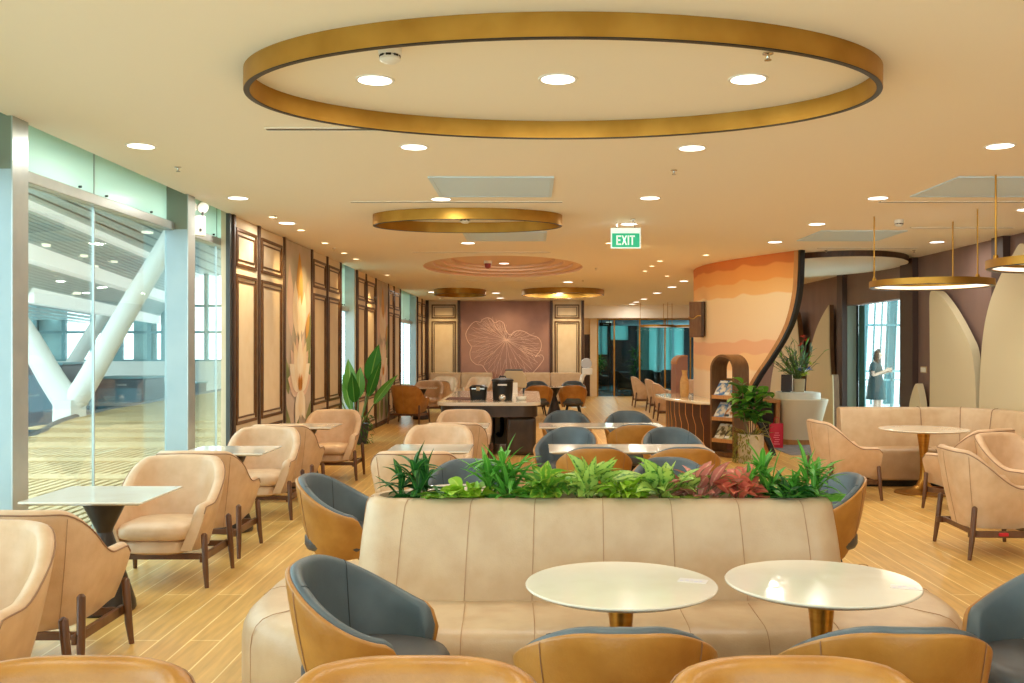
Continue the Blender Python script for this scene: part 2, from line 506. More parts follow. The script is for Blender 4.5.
struct(cb.build('ceiling', M['ceiling'], smooth=False))
rings = []
z, k = CEIL, 0
for ins in (0, 0.17, 0.33, 0.48, 0.60):
    e = ell(RRX - ins, RRY - ins * 1.3, 72, (RCX, RCY))
    rings.append(ring3(e, z))
    if ins < 0.6:
        z += 0.045; rings.append(ring3(e, z))
struct(MB().loft(rings, 0, True, False, True).build('trim_1', M['ceil_warm'], auto=25))
struct(MB().box(-3.56, XR + 0.2, YB, 31.6, CEIL + 0.25, CEIL + 0.35).build('ceiling_slab', M['ceiling'], smooth=False))

struct(MB().box(XL - 0.01, XL, YB, 31.5, CEIL, CEIL + 0.25).build('trim_5', M['ceiling'], smooth=False))
struct(MB().box(-3.56, -3.46, YB, 31.5, CEIL + 0.0, CEIL + 0.35).build('trim_6', M['alu_face'], smooth=False))
def yl(u): return 2992.5 / (532 - u)      # distance of a point on the window wall's plane

# solid runs of the window wall, behind the panels
for i, (a, b) in enumerate(((9.93, 15.6), (16.95, 22.65), (25.9, 28.2))):
    struct(MB().box(XL - 0.10, XL, a, b, 0, CEIL + 0.2).build('wall_left', M['cream_panel'], smooth=False))
struct(MB().box(XG, XL + 0.02, YB, 9.9, 0, 0.05).build('baseboard_left', M['alu'], smooth=False))
# glazing: two big bays beside the lounge, then two tall windows
PILLARS = ((5.72, 5.90), (8.64, 8.82))
for a, b in PILLARS:
    w = MB().box(XG - 0.02, XL + 0.012, a, b, 0, 2.68, 0).box(XG - 0.02, XL + 0.012, a, b, 2.68, CEIL + 0.2, 1)
    w.box(XL + 0.0125, XL + 0.022, a, b, 0, CEIL, 2)
    struct(w.build('column', [M['alu_face'], M['cladding_up'], M['alu']], smooth=False))
def glazing(idx, y0, y1, joints, transom=2.67):
    w = thing_struct('window_%d' % idx)
    fr = MB().box(XG - 0.05, XG + 0.07, y0, y1, transom, transom + 0.075).box(XG - 0.05, XG + 0.05, y0, y1, 0.0, 0.07)
    struct(fr.build('window_frame', M['alu'], w, bevel=0.004))
    ed = [y0] + joints + [y1]
    g = MB(); t = MB(); j = MB()
    for a, b in zip(ed[:-1], ed[1:]):
        g.box(XG - 0.012, XG, a + 0.006, b - 0.006, 0.07, transom)
        t.box(XG - 0.012, XG, a + 0.01, b - 0.01, transom + 0.075, CEIL + 0.2)
    for a in joints: j.box(XG - 0.014, XG + 0.004, a - 0.005, a + 0.005, 0.07, CEIL + 0.2)
    struct(g.build('window_glass', M['glass'], w, smooth=False))
    struct(t.build('window_transom_glass', M['frost'], w, smooth=False))
    if joints: struct(j.build('window_joint', M['alu'], w, smooth=False))
    for a in ed[:-1]:
        for d in (0.18, 1.05):
            if a + d < y1 - 0.1:
                struct(MB().lathe([(0.009, 0), (0.009, 0.02)], 10).xf(Matrix.Translation((XG + 0.005, a + d, transom + 0.11)) @ Matrix.Rotation(PI / 2, 4, 'Y')).build('window_clip', M['charcoal'], w))
    return w
def thing_struct(name):
    o = bpy.data.objects.new(name, None); COL.objects.link(o); o['kind'] = 'structure'; return o
glazing(1, YB, 5.72, [-1.7, 0.0, 1.35, 2.7, 4.05])
glazing(2, 5.90, 8.64, [7.2])
glazing(3, 8.82, 10.4, [10.0])
for i, (a, b) in enumerate(((15.68, 16.86), (22.75, 25.8))):
    glazing(4 + i, a, b + 0.3, [a + (b - a) * 0.6], 2.25)
    struct(MB().box(XG, XL, b - 0.01, b + 0.03, 0, CEIL + 0.2).build('trim_%d' % (2 + i), M['alu_face'], smooth=False))
struct(MB().box(XL - 0.03, XL + 0.012, 9.87, 9.96, 0, CEIL).build('trim_4', M['charcoal'], smooth=False))

# framed cream panels, with brown posts between
def frame_rect(mb, y0, y1, z0, z1, t, d0, d1, ax):
    for (a, b, c, d) in ((y0, y1, z0, z0 + t), (y0, y1, z1 - t, z1), (y0, y0 + t, z0 + t, z1 - t), (y1 - t, y1, z0 + t, z1 - t)):
        if ax == 'x': mb.box(d0, d1, a, b, c, d)
        else: mb.box(a, b, d0, d1, c, d)
def wall_panel(a, b, label, ax='x', base=XL):
    sg = 1 if ax == 'x' else -1
    p = thing('wall_panel', label, 'wall panel', ((base, (a + b) / 2, 0) if ax == 'x' else ((a + b) / 2, base, 0)), 0, 'framed cream wall panels')
    h = (b - a) / 2
    d = [0.0, 0.012 * sg, 0.022 * sg, 0.030 * sg] if ax == 'x' else [0.0, -0.02, -0.045, -0.06]
    def bx(mb, a0, a1, d0, d1, z0, z1, m=0):
        d0, d1 = min(d0, d1), max(d0, d1)
        return mb.box(d0, d1, a0, a1, z0, z1, m) if ax == 'x' else mb.box(a0, a1, d0, d1, z0, z1, m)
    bx(MB(), -h, h, d[0], d[1], 0.07, CEIL - 0.01).build('panel_board', M['cream_panel'], p, smooth=False)
    i = min(0.16, h * 0.28)
    for nm, z0, z1 in (('upper_frame', 2.47, 2.88), ('lower_frame', 0.78, 2.39), ('dado_frame', 0.16, 0.70)):
        f = MB()
        frame_rect(f, -h + i * 0.55, h - i * 0.55, z0, z1, 0.035, min(d[1], d[3]), max(d[1], d[3]), ax)
        frame_rect(f, -h + i * 0.55 + 0.065, h - i * 0.55 - 0.065, z0 + 0.065, z1 - 0.065, 0.02, min(d[1], d[2]), max(d[1], d[2]), ax)
        f.build(nm, M['bronze'], p, bevel=0.004)
    f = MB(); bx(f, -h, h, d[1], d[2], 0.0, 0.10); f.build('plinth', M['brown'], p, smooth=False)
    return p
wall_panel(9.99, 10.86, 'cream panel in bronze frames directly beside the second glazed bay')
wall_panel(10.92, 11.98, 'cream panel in bronze frames just before the big lotus mural')
wall_panel(13.54, 14.50, 'cream framed panel straight after the big lotus mural')
wall_panel(14.56, 15.52, 'cream framed panel between lotus mural and window behind the banana plant')
wall_panel(17.04, 17.90, 'amber-lit framed panel behind the banana plant, next to the window')
wall_panel(17.96, 19.02, 'amber-lit framed panel behind the banana plant, next to the second mural')
wall_panel(20.74, 21.52, 'narrow cream framed panel straight after the second lotus mural')
wall_panel(21.58, 22.56, 'cream framed panel beside the last tall window, behind the caramel armchair')
wall_panel(26.02, 27.0, 'cream framed panel past the last tall window')
wall_panel(27.06, 27.95, 'cream framed panel at the far corner of the window wall')
for i, y in enumerate((9.975, 10.89, 12.01, 13.51, 14.53, 15.55, 17.01, 17.93, 19.05, 20.71, 21.55, 22.59, 25.98, 27.03)):
    struct(MB().box(XL - 0.02, XL + 0.036, y - 0.033, y + 0.033, 0, CEIL).build('trim_%d' % (10 + i), M['brown'], bevel=0.006))

# lotus murals
def mural(a, b, label, big):
    p = thing('lotus_mural', label, 'mural', (XL, (a + b) / 2, 0), 0, 'lotus murals on the window wall')
    h = (b - a) / 2
    mb = MB().box(0, 0.02, -h + 0.03, h - 0.03, 0.06, CEIL - 0.01)
    mb.build('mural_board', mat('painted_mural_ground', (208, 192, 180), 0.6, 0, (166, 162, 132), 1.3, 6, None, lo=0.4, hi=0.75), p, smooth=False)
    pm = [mat('painted_%s' % n, c, 0.6, 0, c2, 3, 5) for n, c, c2 in (('cream', (250, 236, 212), (242, 220, 186)), ('blush', (240, 214, 198), (228, 196, 176)),
          ('ochre', (222, 176, 96), (204, 150, 70)), ('green', (116, 130, 84), (150, 156, 104)), ('white', (254, 246, 232), (246, 230, 204)), ('orange', (238, 158, 60), (226, 130, 40)))]
    f = MB()
    def pet(cy, cz, L, wd, ang, m, lay, curl=0.0):
        pts = []
        n = 9
        for sgn in (1, -1):
            for k in range(n + 1):
                t = k / n if sgn == 1 else 1 - k / n
                ww = wd * math.sin(PI * t ** 0.85) * 0.5 * sgn
                yy = ww + curl * t * t; zz = t * L
                y2 = cy + yy * math.cos(ang) + zz * math.sin(ang); z2 = cz - yy * math.sin(ang) + zz * math.cos(ang)
                pts.append((0.0205 + 0.0008 * lay, max(-h + 0.04, min(h - 0.04, y2)), max(0.1, min(CEIL - 0.03, z2))))
        f.poly(pts, m)
    s = h / 0.73 * 1.25
    # leaves low on the board
    for cy, cz, L, wd, a_ in ((-0.40, 0.12, 0.8, 0.35, -0.3), (0.35, 0.1, 0.8, 0.4, 0.3), (0.34, 1.45, 0.75, 0.28, 0.45), (-0.1, 0.1, 0.6, 0.3, 0.1), (0.40, 1.1, 0.5, 0.2, 0.3), (-0.45, 1.0, 0.5, 0.2, -0.3)):
        pet(cy * s, cz, L, wd * s, a_, 3, 1)
    # the high flower, ochre and blush, fading upward
    for q, (cy, cz, L, wd, a_, m) in enumerate(((-0.34, 1.75, 0.95, 0.30, -0.10, 1), (0.02, 2.0, 0.9, 0.30, 0.0, 2), (0.34, 1.8, 0.75, 0.22, 0.12, 1), (-0.12, 1.75, 0.75, 0.30, -0.10, 0), (0.14, 1.78, 0.62, 0.26, 0.22, 4), (0.30, 1.72, 0.45, 0.16, 0.5, 2), (0.0, 1.72, 0.6, 0.24, 0.05, 0))):
        pet(cy * s, cz, L, wd * s, a_, m, 2 + q)
    # the full bloom below it: petals fanning out from one heart
    for q, (L, wd, a_, m) in enumerate(((0.64, 0.26, -1.30, 1), (0.64, 0.26, 1.30, 1), (0.72, 0.28, -0.72, 1), (0.72, 0.28, 0.74, 1), (0.74, 0.28, -0.24, 1), (0.76, 0.28, 0.26, 1), (0.66, 0.26, -1.0, 4), (0.66, 0.26, 1.02, 4), (0.74, 0.26, -0.48, 0), (0.74, 0.26, 0.50, 0), (0.78, 0.26, 0.0, 4), (0.50, 0.24, 2.55, 4), (0.52, 0.26, 3.65, 4), (0.40, 0.2, 3.05, 0))):
        pet(0.0, 1.04, L, wd * s, a_, m, 9 + q)
    for q in range(7):
        pet((-0.06 + 0.02 * q) * s, 1.02, 0.20 + 0.03 * (q % 3), 0.045, -0.18 + 0.06 * q, 5 if q % 2 else 2, 24)
    f.build('painted_lotus', pm, p, smooth=False)
    fr = MB(); fr.box(0, 0.04, -h, h, 0.0, 0.09); fr.build('plinth', M['brown'], p, smooth=False)
mural(12.06, 13.47, 'tall mural with big white lotus, between the nearer cream panels', True)
mural(19.09, 20.67, 'second narrow lotus mural behind the caramel armchair', False)

# ------------------------------------------------------------------ end wall with the line drawing
struct(MB().box(XL - 0.2, 1.5, YF, YF + 0.2, 0, CEIL).box(1.35, 1.55, YF + 0.2, 31.5, 0, CEIL).build('wall_back', M['cream_panel'], smooth=False))
wall_panel(-3.02, -2.18, 'amber-lit framed panel on the end wall, in the corner by the windows', 'y', YF)
wall_panel(0.60, 1.46, 'framed panel on the end wall, next to the glass doors', 'y', YF)
for i, x in enumerate((-3.08, -2.15, 0.57, 1.49)):
    struct(MB().box(x - 0.04, x + 0.04, YF - 0.09, YF + 0.02, 0, CEIL).build('trim_%d' % (30 + i), M['brown'], bevel=0.006))
art = thing('leaf_line_mural', 'mauve panel with pale outline of lotus leaf on end wall', 'mural', (-0.79, YF, 0))
MB().box(-1.32, 1.32, -0.03, 0, 0.06, CEIL - 0.02).build('mural_board', M['purple'], art, smooth=False)
ln = MB()
def px(a, b): return ((a / 6.829 - 92) * 28 / 950 + 0.79, -0.032, 1.6 - (b / 6.829 - 48) * 28 / 950)
def crv(pts, n=6):
    out = []
    P = [Vector(p) for p in pts]
    for i in range(len(P) - 1):
        p0, p1, p2, p3 = P[max(i - 1, 0)], P[i], P[i + 1], P[min(i + 2, len(P) - 1)]
        for k in range(n):
            t = k / n
            out.append(0.5 * ((2 * p1) + (p2 - p0) * t + (2 * p0 - 5 * p1 + 4 * p2 - p3) * t * t + (3 * p1 - p0 - 3 * p2 + p3) * t ** 3))
    out.append(P[-1]); return out
OUT = [(470, 236), (446, 200), (436, 160), (405, 142), (376, 156), (350, 130), (320, 122), (290, 134), (276, 152), (240, 148), (205, 178), (178, 230), (190, 280), (215, 320), (205, 360), (215, 410),
       (250, 440), (288, 446), (320, 490), (372, 545), (440, 570), (520, 560), (580, 540), (640, 490), (684, 440), (708, 400), (690, 375), (650, 388), (682, 350), (692, 300), (670, 258), (620, 240), (570, 214), (520, 212), (490, 232), (470, 236)]
ln.tube(crv([px(*p) for p in OUT]), 0.010, 5)
CT = (452, 272)
for k, p in enumerate(OUT[1:-1]):
    q = (CT[0] + (p[0] - CT[0]) * 0.93, CT[1] + (p[1] - CT[1]) * 0.93)
    mid = (CT[0] + (p[0] - CT[0]) * 0.5 + (8 if k % 2 else -8), CT[1] + (p[1] - CT[1]) * 0.5 + 6)
    ln.tube(crv([px(*CT), px(*mid), px(*q)]), 0.0042, 4)
    for s2 in (0.16, -0.16):
        dx, dy = p[0] - CT[0], p[1] - CT[1]
        e = (CT[0] + dx * 0.9 - dy * s2, CT[1] + dy * 0.9 + dx * s2)
        st = (CT[0] + dx * 0.45, CT[1] + dy * 0.45)
        ln.tube(crv([px(*st), px(CT[0] + dx * 0.7 - dy * s2 * 0.4, CT[1] + dy * 0.7 + dx * s2 * 0.4), px(*e)]), 0.003, 4)
ln.build('leaf_outline', M['line_pink'], art)

# glazed front of the room beyond
struct(MB().box(1.5, XR, 31.0, 31.5, 2.58, CEIL).build('trim_40', M['ceiling'], smooth=False))
struct(MB().box(1.92, 2.14, 31.35, 31.55, 0, 2.58).build('trim_41', M['cream_panel'], smooth=False))
struct(MB().box(1.55, 1.92, 31.5, 31.6, 2.05, 2.58).build('trim_42', M['cream_panel'], smooth=False))
struct(MB().box(1.55, 1.92, 31.52, 31.6, 0, 2.05).build('door_1', M['brown'], smooth=False))
gd = thing_struct('door_2')
g = MB().box(2.16, 5.9, 31.44, 31.46, 0.02, 2.55); struct(g.build('door_glass', M['glass_dark'], gd, smooth=False))
g = MB()
for x in (2.17, 2.72, 3.56, 4.4, 5.24): g.box(x - 0.022, x + 0.022, 31.41, 31.48, 0, 2.56)
g.box(2.14, 5.9, 31.42, 31.48, 2.53, 2.58)
struct(g.build('door_frame', M['brass_matt'], gd, smooth=False))
struct(MB().box(XL - 0.2, XR + 0.2, 31.5, 44, -0.12, 0).build('floor_lounge', M['teal_floor'], smooth=False))
struct(MB().box(1.3, 9.2, 31.6, 44, 2.62, 2.7).build('ceiling_lounge', mat('pale_blue_ceiling', (190, 214, 222), 0.6), smooth=False))
struct(MB().box(1.3, 1.45, 31.6, 44, 0, 2.65).build('wall_lounge', M['night'], smooth=False))
w = MB()
for a, b in ((1.4, 2.9), (3.12, 3.2), (3.42, 3.62), (4.35, 5.35), (5.72, 5.86), (6.28, 6.36), (6.9, 9.2)): w.box(a, b, 43.5, 43.6, 0, 2.65)
for a, b, z0, z1 in ((2.9, 3.12, 0, 1.3), (3.2, 3.42, 0, 1.3), (3.62, 4.35, 0, 1.95), (5.35, 6.9, 0, 0.55)): w.box(a, b, 43.5, 43.6, z0, z1)
struct(w.build('wall_far', M['night'], smooth=False))
struct(MB().box(4.8, 5.35, 43.38, 43.46, 0.02, 2.62).build('window_9', mat('sage_curtain', (104, 150, 136), 0.7), smooth=False))
struct(MB().box(5.9, 6.0, 43.38, 43.46, 0.5, 2.62).box(6.4, 6.5, 43.38, 43.46, 0.5, 2.62).build('window_10', M['teal_pale'], smooth=False))
for i, (x0, x1, z0, z1) in enumerate(((2.9, 3.45, 1.3, 2.65), (3.6, 4.4, 1.9, 2.65), (5.35, 6.95, 0.5, 2.65))):
    struct(MB().box(x0, x1, 43.46, 43.48, z0, z1).build('window_%d' % (12 + i), M['blind'], smooth=False))
struct(MB().box(9.1, 9.2, 31.6, 44, 0, 2.65).build('wall_side', M['night'], smooth=False))

# ------------------------------------------------------------------ right wall
WY0, WY1, WZ = 15.18, 17.97, 2.40
w = MB().box(XR, XR + 0.2, YB, WY0, 0, CEIL).box(XR, XR + 0.2, WY1, 31.6, 0, CEIL).box(XR, XR + 0.2, WY0, WY1, WZ, CEIL)
struct(w.build('wall_right', M['mauve'], smooth=False))
for i, (a, b) in enumerate(((14.66, 15.16), (17.98, 18.3), (11.84, 12.14), (8.6, 8.95))):
    struct(MB().box(XR - 0.09, XR + 0.01, a, b, 0, CEIL).build('trim_%d' % (50 + i), M['mauve_dark'], smooth=False))
wn = thing_struct('window_7')
g = MB().box(XR + 0.21, XR + 0.222, WY0, WY1, 0.1, WZ); struct(g.build('window_glass', M['glass'], wn, smooth=False))
g = MB().box(XR + 0.001, XR + 0.17, WY1 - 0.012, WY1, 0, WZ).box(XR, XR + 0.2, WY0, WY1, 0, 0.1)
struct(g.build('window_frame', M['cladding_up'], wn, smooth=False))
struct(MB().box(XR + 0.171, XR + 0.21, WY1 - 0.02, WY1, 0, WZ).build('window_jamb', M['black'], wn, smooth=False))
struct(MB().box(XR + 0.212, XR + 0.232, WY1 - 0.34, WY1 - 0.02, 0, WZ).build('window_side_frame', M['teal_frame'], wn, smooth=False))
struct(MB().box(XL - 0.3, XR + 0.2, YB - 0.2, YB, 2.62, CEIL + 0.3).box(XL - 0.3, XL, YB - 0.2, YB, 0, 2.62).box(XR - 0.3, XR + 0.2, YB - 0.2, YB, 0, 2.62).build('wall_front', M['cream_panel'], smooth=False))
wf = thing_struct('window_6')  # unseen glazing added behind the viewer to let in fill daylight
struct(MB().box(XL, XR - 0.3, YB - 0.1, YB - 0.09, 0.05, 2.62).build('window_glass', M['glass'], wf, smooth=False))
g = MB()
for k in range(7): g.box(XL + 1.45 * k - 0.03, XL + 1.45 * k + 0.03, YB - 0.13, YB - 0.05, 0, 2.62)
struct(g.build('window_frame', M['alu'], wf, smooth=False))

# ================================================================== outside the left-hand glazing: the concourse
def edge_y(x):           # the deck's curved far edge
    pts = [(-3.4, 70), (-9.5, 70), (-9.51, 18.1), (-10.6, 21.4), (-11.2, 24.5), (-11.7, 30.4), (-12.2, 40)]
    if x > -9.5: return 2.0
    for (a, ya), (b, yb) in zip(pts[2:-1], pts[3:]):
        if b <= x <= a: return ya + (yb - ya) * (a - x) / (a - b)
    return 40
dk = MB(); x = -3.5
while x > -12.1:
    y0 = edge_y(x)
    if x <= -8.0 and x > -9.5: y0 = 8 + 10 * (-8.0 - x) / 1.5
    dk.box(x - 0.04, x + 0.04, y0, 44, -0.09, -0.05)
    x -= 0.13
for y in [4.5 + 1.85 * k for k in range(20)]:
    xl = -8.0 if y < 10 else -9.3 if y < 19 else -10.4 if y < 24 else -11.3
    dk.box(xl, -3.4, y, y + 0.42 + (0.5 if y > 14 else 0), -0.06, -0.035)
    if y > 20: dk.box(xl, -3.4, y + 0.9, y + 1.8, -0.06, -0.035)
struct(dk.build('floor_deck', M['deck'], smooth=False))
rim = [(-8.0, 8, -0.05), (-9.0, 14.5, -0.05), (-9.5, 18.1, -0.05), (-10.6, 21.4, -0.05), (-11.2, 24.5, -0.05), (-11.7, 30.4, -0.05), (-12.2, 40, -0.05)]
struct(MB().tube(crv(rim), 0.07, 8).build('trim_60', M['charcoal']))
struct(MB().box(-60, -3.45, -10, 60, -3.2, -3.0).box(-9.0, -3.4, 2, 45, -0.6, -0.5).build('ground_concourse', M['ground'], smooth=False))
# roof of the concourse: sloping slatted bays between white light beams
L = [[(-3.6, 12, 5.4), (-3.6, 60, 5.4)], [(-11.9, 21, 5.15), (-16.2, 46, 5.15)], [(-11.9, 22.0, 3.85), (-17.2, 46, 3.85)], [(-13.0, 24.5, 2.95), (-19, 50, 2.95)]]
rf = MB()
top = [(-3.45, 14, 6.6), (-3.45, 60, 6.6)]
prev = [(-3.45, 13.0, 4.7), (-3.45, 60, 4.7)]
def lerp(a, b, t): return tuple(a[i] + (b[i] - a[i]) * t for i in range(3))
for a, b in ((prev, L[1]), (L[1], L[2]), (L[2], L[3]), (L[3], [(-26, 30, 2.9), (-34, 52, 2.9)])):
    n = 14
    for k in range(n):
        for t0 in ((k + 0.04) / n,):
            t1 = (k + 0.86) / n
            rf.poly([lerp(a[0], b[0], t0), lerp(a[0], b[0], t1), lerp(a[1], b[1], t1), lerp(a[1], b[1], t0)])
struct(rf.build('ceiling_concourse', mat('grey_roof_slat', (196, 212, 210), 0.5), smooth=False))
rb = MB()
for a, b in ((prev, L[1]), (L[1], L[2]), (L[2], L[3])):
    o = 0.06
    rb.poly([(p[0], p[1], p[2] + o) for p in (a[0], b[0], b[1], a[1])])
struct(rb.build('ceiling_void', mat('dark_roof_void', (150, 168, 166), 0.7), smooth=False))
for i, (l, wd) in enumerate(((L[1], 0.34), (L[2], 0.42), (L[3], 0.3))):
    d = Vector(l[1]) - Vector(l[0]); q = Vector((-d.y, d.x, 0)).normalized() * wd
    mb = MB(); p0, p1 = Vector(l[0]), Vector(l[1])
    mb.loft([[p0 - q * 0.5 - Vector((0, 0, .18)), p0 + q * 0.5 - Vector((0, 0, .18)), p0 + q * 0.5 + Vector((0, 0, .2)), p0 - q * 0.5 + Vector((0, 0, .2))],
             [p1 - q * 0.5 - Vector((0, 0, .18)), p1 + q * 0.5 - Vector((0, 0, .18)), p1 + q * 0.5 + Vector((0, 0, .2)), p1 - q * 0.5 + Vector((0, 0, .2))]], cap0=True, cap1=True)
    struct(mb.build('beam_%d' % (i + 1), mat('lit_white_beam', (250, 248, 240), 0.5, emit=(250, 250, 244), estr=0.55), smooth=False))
for i, (t, a, b) in enumerate(((0.3, 0.3, 1), (0.5, 0.22, 1), (0.55, 0.5, 1), (0.75, 0.35, 1), (0.6, 0.15, 1), (0.35, 0.3, 2), (0.6, 0.25, 2), (0.8, 0.4, 2), (0.5, 0.1, 2), (0.85, 0.12, 1), (0.4, 0.45, 3), (0.6, 0.2, 3))):
    lo, hi = (L[b], prev if b == 1 else L[b - 1])
    p = lerp(lerp(lo[0], hi[0], t * 0.6), lerp(lo[1], hi[1], t * 0.6), a)
    mb = MB().lathe([(0.16, -0.06), (0.16, 0.0)], 16, p)
    o = mb.build('concourse_downlight', M['ring_led'])
    tag(o, 'small round lamp in the grey concourse roof outside the glazing', 'downlight', 'concourse roof lamps')
# Y-shaped white column beyond the deck
yc = thing('branching_column', 'white Y-shaped steel column outside the window wall', 'column', (-11.2, 23, -3.0))
c = MB().lathe([(0.42, 0), (0.42, 2.6), (0.40, 3.35), (0.0, 3.4)], 6); c.build('base_block', M['offwhite'], yc, auto=20)
c = MB()
c.tube(crv([(0.12, 0, 3.3), (0.5, 0, 3.9), (1.4, 0.0, 5.5), (2.3, 0, 7.0), (3.2, 0, 8.6)], 5), [0.29 - 0.004 * k for k in range(21)], 16); c.build('branch', M['offwhite'], yc)
c = MB(); c.tube(crv([(-0.05, 0, 3.3), (-0.45, 0, 3.9), (-1.1, 0.0, 5.0), (-2.0, 0, 6.2), (-3.2, 0, 7.6)], 5), [0.32 - 0.005 * k for k in range(21)], 16); c.build('branch', M['offwhite'], yc)
yc2 = dup(yc, (-18.0, 36, -3.0), 0.6, 'smaller far white steel column seen past the Y-shaped one')
# kiosks, parapet, far glazing
for i, (x0, x1, y, z1, lab) in enumerate(((-16.2, -13.95, 29, 1.1, 'dark kiosk half hidden behind the window column'), (-13.9, -12.3, 31, 0.62, 'low dark kiosk beyond the Y-shaped column'), (-16.5, -12.6, 36, 0.25, 'long low dark counter far out in the concourse'))):
    k = thing('kiosk', lab, 'kiosk', ((x0 + x1) / 2, y, -3.0))
    h = (x1 - x0) / 2
    MB().box(-h, h, -0.8, 0.8, 0, z1 + 3).build('kiosk_body', M['dark_box'], k, bevel=0.03)
    MB().box(-h - 0.04, h + 0.04, -0.84, 0.84, z1 + 3.0, z1 + 3.06).build('kiosk_top', M['teal_frame'], k, smooth=False)
    MB().box(-h + 0.1, h - 0.1, -0.82, -0.79, z1 + 1.6, z1 + 2.7).build('kiosk_front', mat('kiosk_glass', (74, 110, 122), 0.2), k, smooth=False)
struct(MB().box(-34, -11, 42.5, 43, -3, 1.0).build('wall_parapet', M['offwhite'], smooth=False))
fw = MB()
for k in range(16):
    x = -33 + 1.35 * k
    fw.box(x - 0.09, x + 0.09, 45, 45.2, 0.5, 6)
for z in (1.0, 2.35, 3.6): fw.box(-34, -11, 45.02, 45.18, z - 0.06, z + 0.06)
for x0, x1, z0, z1 in ((-26.5, -25.1, 1, 3.6), (-20.4, -19.4, 1, 6), (-17.6, -16.9, 1, 4), (-14.6, -13.6, 1, 6)): fw.box(x0, x1, 45.05, 45.15, z0, z1)
struct(fw.build('window_8', M['teal_frame'], smooth=False))
pw = MB()
for x0, x1 in ((-24.5, -22.3), (-19.0, -17.9), (-13.4, -11.0)): pw.box(x0, x1, 45.3, 45.4, 0.5, 5)
struct(pw.build('wall_concourse', M['teal_pale'], smooth=False))

# ================================================================== outside the right-hand window
struct(MB().box(XR + 0.2, 16, 12, 40, -0.1, 0).build('floor_outside', mat('pale_outdoor_tile', (226, 232, 232), 0.5), smooth=False))
fr = MB()
def slant(x, w, y, lean=0.22):
    fr.loft([[(x, y, 0), (x + w, y, 0), (x + w, y + 0.06, 0), (x, y + 0.06, 0)], [(x + lean, y, 5), (x + w + lean, y, 5), (x + w + lean, y + 0.06, 5), (x + lean, y + 0.06, 5)]], cap0=True, cap1=True)
for k in range(14): slant(8.6 + 0.205 * k, 0.035, 27)
for x, w in ((8.9, 0.16), (9.42, 0.13), (10.1, 0.24), (10.75, 0.14)): slant(x, w, 27.3)
for z in (2.25, 3.05): fr.box(7, 15, 26.95, 27.05, z - 0.03, z + 0.03)
struct(fr.build('window_11', M['teal_frame'], smooth=False))
rl = thing('glass_railing', 'pale teal handrail outside behind the woman', 'railing', (9.5, 22.8, 0))
MB().box(-2.6, 2.6, -0.02, 0.02, 1.02, 1.07).box(-2.6, 2.6, -0.02, 0.02, 0.82, 0.85).build('rail', M['teal_pale'], rl, smooth=False)
for k in range(4): MB().box(-2.6 + 1.7 * k, -2.55 + 1.7 * k, -0.02, 0.02, 0, 1.02).build('post', M['teal_frame'], rl, smooth=False)
# ================================================================== furniture
def smooth(a, b, t):
    t = max(0, min(1, (t - a) / (b - a))); return t * t * (3 - 2 * t)

def shell_rings(path, zt, zb, o_out, o_in, inset, nz=7, rim=5):
    """closed cross sections of an upholstered shell along a plan path of (x, y, nx, ny, t)"""
    rings = []
    for (x, y, nx, ny, t) in path:
        top, bot = zt(t), zb(t); th = o_out - o_in; r = th / 2
        pts = []
        zc = top - r
        def P(off, z):
            q = max(0.0, (top - z) / max(top - 0.2, 0.01))
            o = off - inset * min(1, q) ** 1.3
            return (x + nx * o, y + ny * o, z)
        for k in range(nz + 1): pts.append(P(o_out, bot + (zc - bot) * k / nz))
        for k in range(1, rim): 
            a = PI * k / rim
            pts.append(P(o_out - r + r * math.cos(a), zc + r * math.sin(a)))
        for k in range(nz + 1): pts.append(P(o_in, zc + (bot - zc) * k / nz))
        rings.append(pts)
    return rings

def ell_path(rx, ry, phm, n):
    out = []
    for k in range(n + 1):
        t = -1 + 2 * k / n; a = R(phm) * t
        x, y = rx * math.sin(a), -ry * math.cos(a)
        nx, ny = math.sin(a) / rx, -math.cos(a) / ry
        l = math.hypot(nx, ny); out.append((x, y, nx / l, ny / l, t))
    return out
def u_path(w, yf, yb, r, n=44, flare=0.0):
    L1, L2, L3 = yf - (yb + r), PI * r / 2, 2 * (w - r); tot = 2 * (L1 + L2) + L3; out = []
    for k in range(n + 1):
        s = tot * k / n; t = -1 + 2 * k / n
        if s < L1: p = (-w, yf - s, -1, 0)
        elif s < L1 + L2:
            a = (s - L1) / r; p = (-w + r - r * math.cos(a), yb + r - r * math.sin(a), -math.cos(a), -math.sin(a))
        elif s < L1 + L2 + L3: p = (-w + r + (s - L1 - L2), yb, 0, -1)
        elif s < L1 + 2 * L2 + L3:
            a = (s - L1 - L2 - L3) / r; p = (w - r + r * math.sin(a), yb + r - r * math.cos(a), math.sin(a), -math.cos(a))
        else: p = (w, yb + r + (s - L1 - 2 * L2 - L3), 1, 0)
        out.append((*p, t))
    return out

